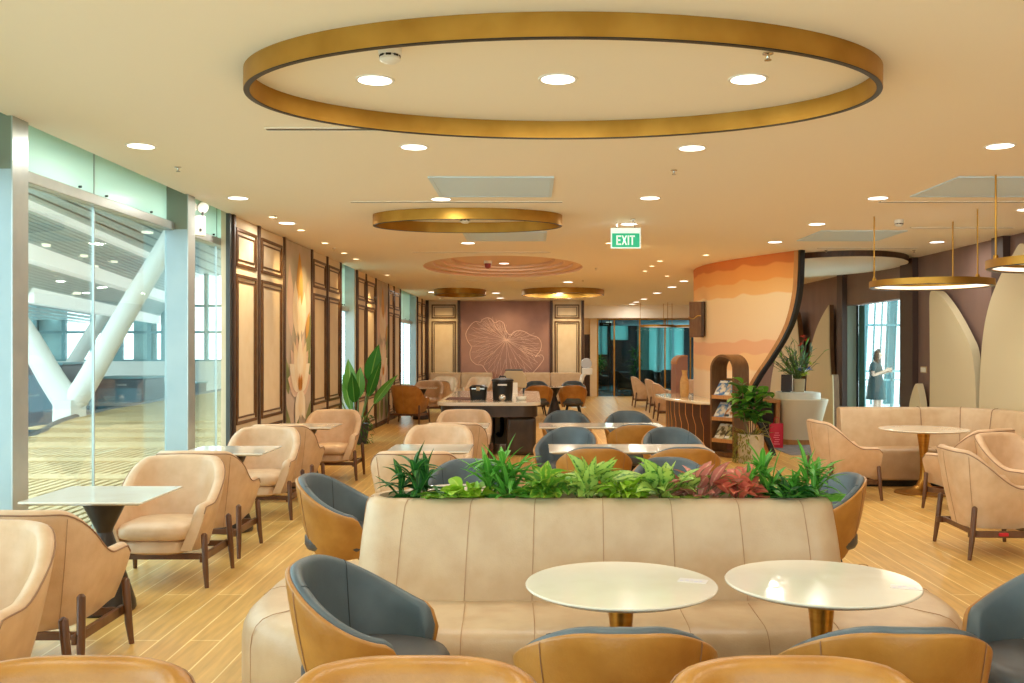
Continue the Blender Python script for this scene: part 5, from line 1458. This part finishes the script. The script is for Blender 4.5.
# fiddle-leaf fig in a pale planter
fg = plant_thing('potted_fig', 'fiddle-leaf fig in a tall pale round planter by the magazine rack', (3.05, 13.25, 0))
MB().lathe([(0.165, 0), (0.175, 0.02), (0.178, 0.38), (0.178, 0.405), (0.16, 0.405), (0.158, 0.36)], 40, cap=True).build('planter', M['pot'], fg, auto=40)
MB().lathe([(0.157, 0.345), (0.157, 0.37)], 24).build('soil', M['soil'], fg)
random.seed(31)
f1, f2 = MB(), MB(); tr = MB()
for k in range(5):
    a = 1.26 * k; bx, by = 0.05 * math.cos(a), 0.05 * math.sin(a)
    tx, ty, tz = bx * 3.4, by * 3.0, rnd(0.95, 1.12)
    tr.tube(crv([(bx, by, 0.36), ((bx + tx) / 2 - 0.02, (by + ty) / 2, 0.7), (tx, ty, tz)], 4), 0.009, 6)
    for q in range(17):
        t = 0.34 + 0.66 * q / 16; px_, py_, pz = bx + (tx - bx) * t, by + (ty - by) * t, 0.36 + (tz - 0.36) * t
        an = 2.4 * q + k; el = rnd(0.0, 1.0)
        (f1 if (q + k) % 2 else f2).leaf((px_, py_, pz), (math.cos(an) * math.cos(el), math.sin(an) * math.cos(el), math.sin(el)), rnd(0.17, 0.25), rnd(0.13, 0.165), rnd(0.3, 1.2), n=6, shape='round', fold=0.2)
tr.build('trunk', M['trunk'], fg)
f1.build('bright_foliage', M['lf_fig'], fg); f2.build('dark_foliage', M['lf_fig2'], fg)
br_ = MB()
for k in range(26):
    a = 2.4 * k; r = 0.11; el = rnd(0.2, 1.0)
    br_.leaf((r * math.cos(a), r * math.sin(a), 0.38), (math.cos(a) * math.cos(el), math.sin(a) * math.cos(el), math.sin(el)), rnd(0.16, 0.26), 0.035, rnd(0.3, 1.0), n=6)
br_.build('underplanting', M['lf_brom'], fg)
ms = MB()
for k in range(260):
    a = rnd(PI * 0.78, PI * 1.45); z = rnd(0.02, 0.42); r = 0.185 + rnd(0, 0.05)
    ms.leaf((r * math.cos(a), r * math.sin(a), z), (math.cos(a + rnd(-1, 1)) * 0.6, math.sin(a + rnd(-1, 1)) * 0.6, -0.5), rnd(0.03, 0.06), 0.016, 0.6, n=2, shape='ovate')
ms.build('trailing_moss', M['lf_moss'], fg)

# banana plant by the windows
bn = plant_thing('banana_plant', 'tall banana plant standing by the amber-lit wall panels', (-2.93, 15.9, 0))
MB().lathe([(0.17, 0), (0.20, 0.30), (0.20, 0.34), (0.18, 0.34), (0.178, 0.30)], 32).build('planter', M['charcoal'], bn)
MB().lathe([(0.178, 0.27), (0.178, 0.30)], 24).build('soil', M['soil'], bn)
random.seed(5)
stm = MB(); g1, g2 = MB(), MB()
for k, (a, el, L, w_, s0, dr) in enumerate(((0.3, 1.36, 0.64, 0.27, 0.78, 0.2), (2.6, 1.45, 0.60, 0.22, 0.55, 0.2), (-0.4, 1.24, 0.66, 0.17, 0.55, 0.3), (0.1, 1.02, 0.62, 0.15, 0.46, 0.4), (3.2, 1.12, 0.52, 0.09, 0.62, 0.1), (2.9, 1.36, 0.62, 0.16, 0.30, 0.2), (-1.6, 1.25, 0.55, 0.2, 0.45, 0.4), (1.6, 1.3, 0.55, 0.2, 0.5, 0.4))):
    d = Vector((math.cos(a) * math.cos(el), math.sin(a) * math.cos(el), math.sin(el)))
    b = Vector((0.05 * math.cos(a), 0.05 * math.sin(a), 0.28)); e_ = b + d * s0
    stm.tube([b, e_], [0.018, 0.009], 7)
    (g1 if k % 2 == 0 else g2).leaf(e_, d, L, w_, dr, up=(0.2, -1, 0.3), n=10, shape='ovate', fold=0.22)
stm.build('stem', M['stem'], bn); g1.build('dark_foliage', M['lf_ban'], bn); g2.build('pale_foliage', M['lf_ban2'], bn)
fe = MB()
for k in range(150):
    a = rnd(0, 2 * PI); z = rnd(0.0, 0.5); r = 0.17 + rnd(0, 0.08)
    fe.leaf((r * math.cos(a), r * math.sin(a), z), (math.cos(a), math.sin(a), rnd(-0.9, 0.5)), rnd(0.06, 0.12), 0.03, 0.7, n=3, shape='ovate')
fe.build('trailing_foliage', M['lf_fig2'], bn)

# ---------------------------------------------------------------- reception desk and what stands on it
rd = thing('reception_desk', 'cream rounded reception desk tapering to its base, with a raised ledge', 'reception desk', (4.54, 16.05, 0))
MB().loft([ring3(rrect(0.31, 0.40, 0.2, 8, (-0.06, 0)), z) for z in (0, 0.085)], 0, True, True, True).build('plinth', M['timber'], rd)
MB().loft([ring3(rrect(a, b, 0.26, 10, (c, 0)), z) for a, b, c, z in ((0.325, 0.42, -0.06, 0.085), (0.338, 0.43, -0.05, 0.33), (0.340, 0.432, -0.05, 0.335), (0.372, 0.46, -0.02, 0.60), (0.392, 0.47, 0.0, 0.74), (0.385, 0.46, 0.0, 0.75))], 0, True, True, True).build('desk_shell', M['desk_cream'], rd, auto=35)
MB().loft([ring3(rrect(0.33, 0.40, 0.24, 10, (-0.05, 0)), z) for z in (0.75, 0.85)] + [ring3(rrect(0.32, 0.39, 0.23, 10, (-0.05, 0)), 0.858)], 0, True, True, True).build('ledge', M['offwhite'], rd, auto=35)
wd = thing('side_worktop', 'oak worktop over a kneehole filled with painted shade, between fig and reception desk', 'worktop', (3.93, 16.15, 0))
MB().prism(rrect(0.195, 0.42, 0.03, 4), 0.69, 0.74).build('worktop', M['timber'], wd, bevel=0.006)
MB().box(-0.16, 0.10, -0.30, 0.38, 0.02, 0.69).build('kneehole', M['black'], wd, smooth=False)  # solid black block stands for the shade in the open kneehole
MB().box(0.12, 0.18, -0.40, 0.38, 0.0, 0.69).build('end_panel', M['timber'], wd, smooth=False)
tb = thing('tablet_stand', 'dark tablet on a silver stand at the end of the reception desk ledge', 'tablet', (4.27, 15.95, 0.858), R(-20))
MB().box(-0.09, 0.09, -0.008, 0.008, 0.02, 0.30).xf(Matrix.Rotation(-0.2, 4, 'X')).build('screen', mat('dark_screen', (66, 62, 70), 0.2), tb, bevel=0.006)
MB().box(0.09, 0.105, -0.03, 0.03, 0.0, 0.31).xf(Matrix.Rotation(-0.2, 4, 'X')).build('silver_edge', M['chrome'], tb, bevel=0.004)
MB().box(-0.07, 0.07, -0.05, 0.05, 0.0, 0.02).build('foot', M['charcoal'], tb, smooth=False)
fv = plant_thing('flower_vase', 'wild flower bouquet in a square tan vase on the reception desk', (4.50, 16.08, 0.858), None, 'flowers')
MB().loft([ring3(rrect(0.085, 0.085, 0.015, 3), 0), ring3(rrect(0.10, 0.10, 0.015, 3), 0.22), ring3(rrect(0.09, 0.09, 0.015, 3), 0.22), ring3(rrect(0.085, 0.085, 0.015, 3), 0.17)], 0, True, True, True).build('vase', M['warm_tan'], fv)
random.seed(44)
fa, fb, st2 = MB(), MB(), MB()
for k in range(90):
    a = 2.4 * k; el = rnd(0.55, 1.5); L = rnd(0.18, 0.62); d = Vector((math.cos(a) * math.cos(el) - 0.18, math.sin(a) * math.cos(el) * 0.7, math.sin(el))).normalized()
    b = Vector((0, 0, 0.2)); e_ = b + d * L
    st2.tube([b, e_], 0.004, 4)
    (fa if k % 3 else fb).leaf(e_, (d.x + rnd(-.5, .5), d.y + rnd(-.5, .5), d.z), rnd(0.09, 0.18), 0.035, 0.7, n=4, shape='ovate')
    (fa if k % 3 else fb).leaf(b + d * L * 0.6, (d.x + rnd(-.8, .8), d.y + rnd(-.8, .8), d.z), rnd(0.09, 0.16), 0.035, 0.7, n=4, shape='ovate')
st2.build('stem', M['stem'], fv); fa.build('sage_foliage', M['lf_sage'], fv); fb.build('green_foliage', M['lf_fig'], fv)
for nm, c, pts in (('red_flower', (204, 70, 40), ((0.12, -0.05, 0.86), (0.06, -0.08, 0.92), (0.02, -0.1, 0.78))), ('blue_flower', (84, 116, 196), ((-0.02, -0.14, 0.36), (0.16, -0.08, 0.38))), ('lime_flower', (196, 206, 70), ((0.10, -0.14, 0.30), (0.18, -0.1, 0.46), (0.04, -0.15, 0.27))), ('white_flower', (238, 236, 228), ((0.0, -0.1, 0.40), (0.09, -0.10, 0.33)))):
    mm = mat(nm, c, 0.5)
    for q in pts:
        fl = MB()
        for k in range(9): 
            a = 2.4 * k; el = rnd(0.1, 1.2)
            fl.leaf(q, (math.cos(a) * math.cos(el), math.sin(a) * math.cos(el), math.sin(el)), 0.07, 0.035, 0.4, n=3, shape='ovate')
        fl.build(nm, mm, fv)
bg = thing('gift_bag', 'crimson paper carrier bag on the floor beside the reception desk', 'bag', (3.92, 15.25, 0), R(-8))
MB().loft([ring3(rrect(0.10, 0.06, 0.008, 2), 0.0), ring3(rrect(0.105, 0.062, 0.008, 2), 0.30), ring3(rrect(0.105, 0.05, 0.008, 2), 0.39)], 0, True, True, True).build('bag_body', M['red_bag'], bg, auto=30)
pr = MB()
for k in range(6):
    pr.box(-0.05 + 0.012 * (k % 3), 0.05 - 0.014 * (k % 2), -0.0645, -0.0625, 0.06 + 0.035 * k, 0.072 + 0.035 * k)
pr.build('printed_lines', M['bag_print'], bg, smooth=False)
MB().tube(crv([(-0.05, -0.045, 0.37), (-0.03, -0.05, 0.48), (0.03, -0.05, 0.48), (0.05, -0.045, 0.37)]), 0.005, 6).build('handle', M['red_bag'], bg)
cp = thing('reception_rug', 'grey lilac carpet patch before the reception desk', 'rug', (4.75, 14.9, 0.0))
MB().prism(rrect(0.9, 0.75, 0.05, 4, (0, 0)), 0.0, 0.006).build('carpet', M['carpet'], cp, smooth=False)

# ---------------------------------------------------------------- petal panels along the right wall
def petal(lab, pts, x0=5.80, x1=5.90, rim='rack'):
    ys = [p[0] for p in pts]
    c = sum(ys) / len(ys)
    o = thing('petal_panel', lab, 'petal panel', (0, c, 0), 0, 'cream petal panels on the mauve wall')
    poly = [(p.x, p.y) for p in crv([(p[0] - c, p[1], 0) for p in pts], 5)]
    q = [(a[0], a[1]) for a in poly]
    MB().prism(q, x0, x1, 0, 'x').build('petal_face', M['petal_cream'], o, smooth=False)
    n = len(q); lo = []
    band = MB(); ring_o = []; 
    band.loft([[(x0 + 0.02, p[0], p[1]), (x1 + 0.001, p[0], p[1])] for p in [( (a[0]) * 1.006, a[1] + 0.004) for a in q]], closed=False)
    band.build('rim', M[rim], o)
    MB().box(x1, 5.96, -0.05, 0.05, 0.3, 0.5).build('wall_bracket', M['charcoal'], o, smooth=False)
    return o
petal('large cream petal panel cut by the frame edge', [(12.36, 0.0), (12.33, 0.85), (12.24, 1.67), (12.05, 2.16), (11.72, 2.54), (11.45, 2.74), (11.29, 2.84), (11.12, 2.76), (10.8, 2.45), (10.4, 1.95), (10.1, 1.3), (10.0, 0.6), (9.98, 0.0)])
petal('cream petal panel between light switch and the largest petal', [(13.92, 0.0), (13.85, 1.0), (13.86, 1.9), (13.86, 2.37), (13.72, 2.42), (13.52, 2.37), (13.13, 2.12), (12.72, 1.77), (12.52, 1.52), (12.42, 1.0), (12.40, 0.0)], 5.80, 5.90, 'petal_cream')
petal('small cream petal panel beneath the light switch', [(14.66, 0.0), (14.63, 0.6), (14.55, 0.85), (14.38, 1.05), (14.30, 1.0), (14.18, 0.7), (14.12, 0.0)], rim='petal_cream')
petal('cream petal panel with straight edge before the window, behind the desk', [(20.2, 0.0), (20.1, 0.8), (19.96, 1.26), (19.75, 1.62), (19.47, 1.92), (19.1, 2.18), (18.66, 2.40), (18.58, 2.36), (18.56, 1.6), (18.42, 0.8), (18.36, 0.0)])
petal('cream petal panel behind the flower bouquet', [(22.9, 0.0), (22.6, 0.9), (21.9, 1.7), (21.3, 2.15), (20.75, 2.4), (20.5, 2.2), (20.28, 1.5), (20.25, 0.8), (20.24, 0.0)], 5.70, 5.82)
petal('slim low cream petal panel beside the tall window frame', [(18.32, 0.0), (18.25, 0.5), (18.05, 0.85), (17.85, 1.07), (17.78, 1.05), (17.74, 0.6), (17.72, 0.0)], 5.62, 5.74)
sw = thing('light_switch', 'three-gang cream light switch on the mauve pilaster', 'light switch', (5.96, 14.44, 1.27))
MB().box(-0.012, 0, -0.11, 0.11, -0.05, 0.05).build('plate', M['warm_tan'], sw, bevel=0.003)
for k in range(3): MB().box(-0.018, -0.01, -0.09 + 0.066 * k, -0.04 + 0.066 * k, -0.035, 0.035).build('rocker', M['white'], sw, smooth=False)

# ---------------------------------------------------------------- far corner by the glass doors
dsn = thing('hand_wash_stand', 'white stand with round clear disc near the glass doors', 'stand', (1.46, 25.5, 0))
MB().tube([(-0.2, 0, 0.45), (-0.1, 0, 0.85), (0.08, 0, 1.05)], [0.05, 0.06, 0.05], 12).build('slanted_post', M['offwhite'], dsn)
MB().box(-0.12, 0.16, -0.06, 0.06, 0.88, 1.06).build('holder', M['white'], dsn, bevel=0.02)
MB().lathe([(0.14, -0.015), (0.15, 0.0), (0.14, 0.015)], 28).xf(Matrix.Translation((0.0, 0, 1.18)) @ Matrix.Rotation(PI / 2, 4, 'X')).build('round_disc', mat('clear_grey_disc', (196, 190, 186), 0.2), dsn)
MB().lathe([(0.2, 0), (0.2, 0.02), (0.05, 0.05), (0.04, 0.5)], 24, (-0.2, 0, 0)).build('foot', M['offwhite'], dsn)
# beyond the glass: dim lounge
es = thing('hanging_sign', 'dark hanging sign box beyond the glass doors', 'sign', (2.55, 33.0, 2.42))
MB().box(-0.15, -0.13, -0.01, 0.01, 0.06, 0.20).box(0.13, 0.15, -0.01, 0.01, 0.06, 0.20).build('hanger', M['black'], es, smooth=False)
MB().box(-0.2, 0.2, -0.03, 0.03, -0.06, 0.06).build('sign_box', M['black'], es, smooth=False)
MB().box(-0.08, 0.12, -0.033, -0.03, -0.02, 0.02).build('lit_marks', mat('dim_mark', (150, 180, 180), 0.4), es, smooth=False)
da = make_armchair('grey armchair in the dim lounge nearest the glass doors', M['lounge_dark'], 'lounge_chair')
da['group'] = 'grey armchairs in the dim lounge'
da.location = (3.2, 32.9, 0); da.rotation_euler = (0, 0, FACE_E)
for x, y, rz, lab in ((4.0, 33.4, FACE_S, 'grey armchair in the dim lounge facing the doors'), (4.9, 33.6, FACE_S, 'grey armchair in the dim lounge by the bright curtains'), (2.6, 36, FACE_E, 'grey armchair deep in the dim lounge, by the dark plants')):
    dup(da, (x, y, 0), rz, lab)
lb = thing('lounge_cabinet', 'tall dark cabinet at the back of the dim lounge', 'cabinet', (4.0, 41.5, 0))
MB().box(-0.55, 0.55, -0.3, 0.3, 0, 1.95).build('cabinet_body', M['lounge_dark'], lb, bevel=0.02)
MB().box(-0.5, -0.01, -0.32, -0.3, 0.1, 1.9).build('door', M['night'], lb, smooth=False)
MB().box(0.01, 0.5, -0.32, -0.3, 0.1, 1.9).build('door', M['night'], lb, smooth=False)
random.seed(77)
for i, (x, y, h, lab) in enumerate(((2.6, 37.5, 1.2, 'dark bushy plant in the dim lounge near the door post'), (4.3, 39.5, 1.5, 'slim dark plant before the lounge cabinet'))):
    p = plant_thing('lounge_plant', lab, (x, y, 0))
    MB().lathe([(0.18, 0), (0.22, 0.4), (0.2, 0.4)], 20).build('planter', M['night'], p)
    f = MB()
    for k in range(120):
        a = rnd(0, 2 * PI); el = rnd(-0.2, 1.4); z = rnd(0.4, h)
        f.leaf((0.1 * math.cos(a), 0.1 * math.sin(a), z), (math.cos(a) * math.cos(el), math.sin(a) * math.cos(el), math.sin(el)), rnd(0.15, 0.4), 0.07, 0.9, n=4, shape='ovate')
    f.build('foliage', M['lf_fig2'], p)
lc = thing('lounge_fill_lamp', 'pale fill lamp added to light the dim lounge', 'ceiling lamp', (3.0, 37, 2.62))  # lamp added to light the room behind the glass
MB().lathe([(0.12, -0.03), (0.12, 0)], 20).build('lens', M['ring_led'], lc)
area_lamp(lc, (0, 0, -0.05), 0.24, 70, (0.8, 1.0, 1.0))
lt3 = thing('lounge_table', 'dark round table in the dim lounge', 'table', (3.3, 35.2, 0))
MB().lathe([(0.4, 0.69), (0.4, 0.71)], 32).build('tabletop', M['lounge_dark'], lt3)
MB().lathe([(0.04, 0.69), (0.04, 0.05), (0.2, 0.0)], 20).build('stem', M['black'], lt3)

# ---------------------------------------------------------------- the woman outside, reading her phone
def skin_mesh(name, joints, edges, m, parent=None, sub=2, root=0):
    me = bpy.data.meshes.new(name); me.from_pydata([j[0] for j in joints], edges, [])
    me.materials.append(m)
    o = bpy.data.objects.new(name, me); COL.objects.link(o)
    if parent: o.parent = parent
    s = o.modifiers.new('skin', 'SKIN'); s.use_smooth_shade = True
    for v, j in zip(me.skin_vertices[0].data, joints):
        r = j[1]; v.radius = (r, r) if not isinstance(r, tuple) else r
    me.skin_vertices[0].data[root].use_root = True
    q = o.modifiers.new('sub', 'SUBSURF'); q.levels = sub; q.render_levels = sub
    return o
# local frame: she faces +X, z up, 1.58 m tall
J = [((0, 0, 0.86), (0.11, 0.14)), ((-0.01, 0, 1.02), (0.095, 0.115)), ((0.0, 0, 1.18), (0.10, 0.135)), ((-0.01, 0, 1.27), (0.075, 0.10)), ((0.01, 0, 1.335), 0.045), ((0.035, 0, 1.385), 0.048), ((0.065, 0, 1.44), (0.082, 0.072)), ((0.075, 0, 1.51), (0.078, 0.07)),
     ((-0.01, -0.16, 1.255), 0.048), ((-0.02, -0.20, 1.02), 0.037), ((0.20, -0.12, 1.12), 0.026), ((0.245, -0.10, 1.15), (0.030, 0.018)),
     ((-0.01, 0.16, 1.255), 0.048), ((0.0, 0.20, 1.02), 0.037), ((0.20, 0.07, 1.10), 0.026), ((0.245, 0.05, 1.12), (0.030, 0.018)),
     ((0.0, -0.08, 0.80), 0.085), ((0.02, -0.08, 0.45), 0.055), ((0.0, -0.08, 0.30), 0.052), ((-0.01, -0.08, 0.07), 0.034), ((0.12, -0.085, 0.03), (0.035, 0.025)),
     ((0.0, 0.08, 0.80), 0.085), ((0.05, 0.08, 0.45), 0.055), ((0.03, 0.08, 0.30), 0.052), ((0.02, 0.08, 0.07), 0.034), ((0.15, 0.085, 0.03), (0.035, 0.025))]
E = [(0, 1), (1, 2), (2, 3), (3, 4), (4, 5), (5, 6), (6, 7), (3, 8), (8, 9), (9, 10), (10, 11), (3, 12), (12, 13), (13, 14), (14, 15), (0, 16), (16, 17), (17, 18), (18, 19), (19, 20), (0, 21), (21, 22), (22, 23), (23, 24), (24, 25)]
# fingers curl round the phone, thumb on its face
for hnd, (hx, hy, hz), sy in ((11, (0.245, -0.10, 1.15), 1), (15, (0.245, 0.05, 1.12), -1)):
    for q, (dx, dz, ln_) in enumerate(((0.03, 0.028, 1.0), (0.036, 0.010, 1.1), (0.034, -0.010, 1.0), (0.028, -0.028, 0.8))):
        i = len(J)
        J += [((hx + dx, hy + 0.006 * sy, hz + dz), 0.0085), ((hx + dx + 0.034 * ln_, hy + 0.022 * sy, hz + dz + 0.006), 0.008), ((hx + dx + 0.045 * ln_, hy + 0.046 * sy, hz + dz + 0.010), 0.007)]
        E += [(hnd, i), (i, i + 1), (i + 1, i + 2)]
    i = len(J)
    J += [((hx - 0.01, hy + 0.022 * sy, hz + 0.026), 0.0095), ((hx + 0.02, hy + 0.042 * sy, hz + 0.05), 0.008)]
    E += [(hnd, i), (i, i + 1)]
wm = thing('person', 'woman in a dark dress outside the window, head bent over her phone', 'person', (7.24, 20.0, 0), R(-32))
skin_mesh('body', J, E, M['skin'], wm)
dr_ = MB()
def dring(cx, rx, ry, z): return [(cx + rx * math.cos(2 * PI * k / 24), ry * math.sin(2 * PI * k / 24), z) for k in range(24)]
dr_.loft([dring(0.0, 0.20, 0.23, 0.52), dring(0.0, 0.185, 0.215, 0.66), dring(0.0, 0.165, 0.20, 0.85), dring(-0.005, 0.13, 0.165, 1.02), dring(0.0, 0.135, 0.185, 1.16), dring(-0.01, 0.115, 0.185, 1.25), dring(-0.005, 0.085, 0.13, 1.30), dring(0.0, 0.065, 0.075, 1.325)], 0, True, False, False)
dr_.build('dress', M['dress'], wm)
for sg in (-1, 1): MB().tube([(-0.01, 0.13 * sg, 1.27), (-0.013, 0.18 * sg, 1.20), (-0.016, 0.195 * sg, 1.12)], [0.062, 0.064, 0.06], 14).build('sleeve', M['dress'], wm)
hr = MB(); rows = []
for k in range(9):
    ph = k / 8
    row = []
    for q in range(15):
        a = R(82) + (R(278) - R(82)) * q / 14
        if k <= 4:
            e_ = PI / 2 * (1 - k / 4); rr = math.cos(e_); zz = 1.475 + 0.115 * math.sin(e_); 
        else: rr = 1.0 + 0.04 * (k - 4); zz = 1.475 - 0.05 * (k - 4)
        row.append((0.065 + 0.108 * rr * math.cos(a) * (1.0), 0.098 * rr * math.sin(a), zz))
    rows.append(row)
hr.loft(rows, closed=False)
ho_ = hr.build('hair', M['hair'], wm)
sd = ho_.modifiers.new('thick', 'SOLIDIFY'); sd.thickness = 0.022; sd.offset = -1
fc = MB()
fc.tube([(0.148, 0, 1.475), (0.166, 0, 1.445), (0.150, 0, 1.437)], [0.007, 0.012, 0.007], 8)
fc.build('nose', M['skin'], wm)
ey = MB()
for sg in (-1, 1): ey.lathe([(0.0, -0.006), (0.011, -0.002), (0.011, 0.002), (0.0, 0.006)], 10, (0.142, 0.03 * sg, 1.478))
ey.build('eye', M['hair'], wm)
MB().tube([(0.146, -0.02, 1.418), (0.152, 0, 1.416), (0.146, 0.02, 1.418)], 0.005, 6).build('mouth', mat('lip', (170, 96, 90), 0.5), wm)
for sg in (-1, 1): MB().lathe([(0.0, -0.02), (0.016, 0.0), (0.0, 0.022)], 10, (0.06, 0.074 * sg, 1.455), sx=1, sy=0.5).build('ear', M['skin'], wm)
for sg in (-1, 1): MB().loft([ring3(rrect(0.10, 0.04, 0.035, 5, (0.06, 0.082 * sg)), 0.0), ring3(rrect(0.10, 0.04, 0.035, 5, (0.06, 0.082 * sg)), 0.03)], 0, True, True, True).build('shoe', M['hair'], wm)
ph = thing('mobile_phone', 'dark phone held by the woman outside', 'phone', (7.24 + 0.225, 20.0 - 0.175, 1.15), R(-32))
MB().box(-0.006, 0.006, -0.04, 0.04, -0.05, 0.09).xf(Matrix.Rotation(0.5, 4, 'Y')).build('phone_body', M['black'], ph, bevel=0.004)
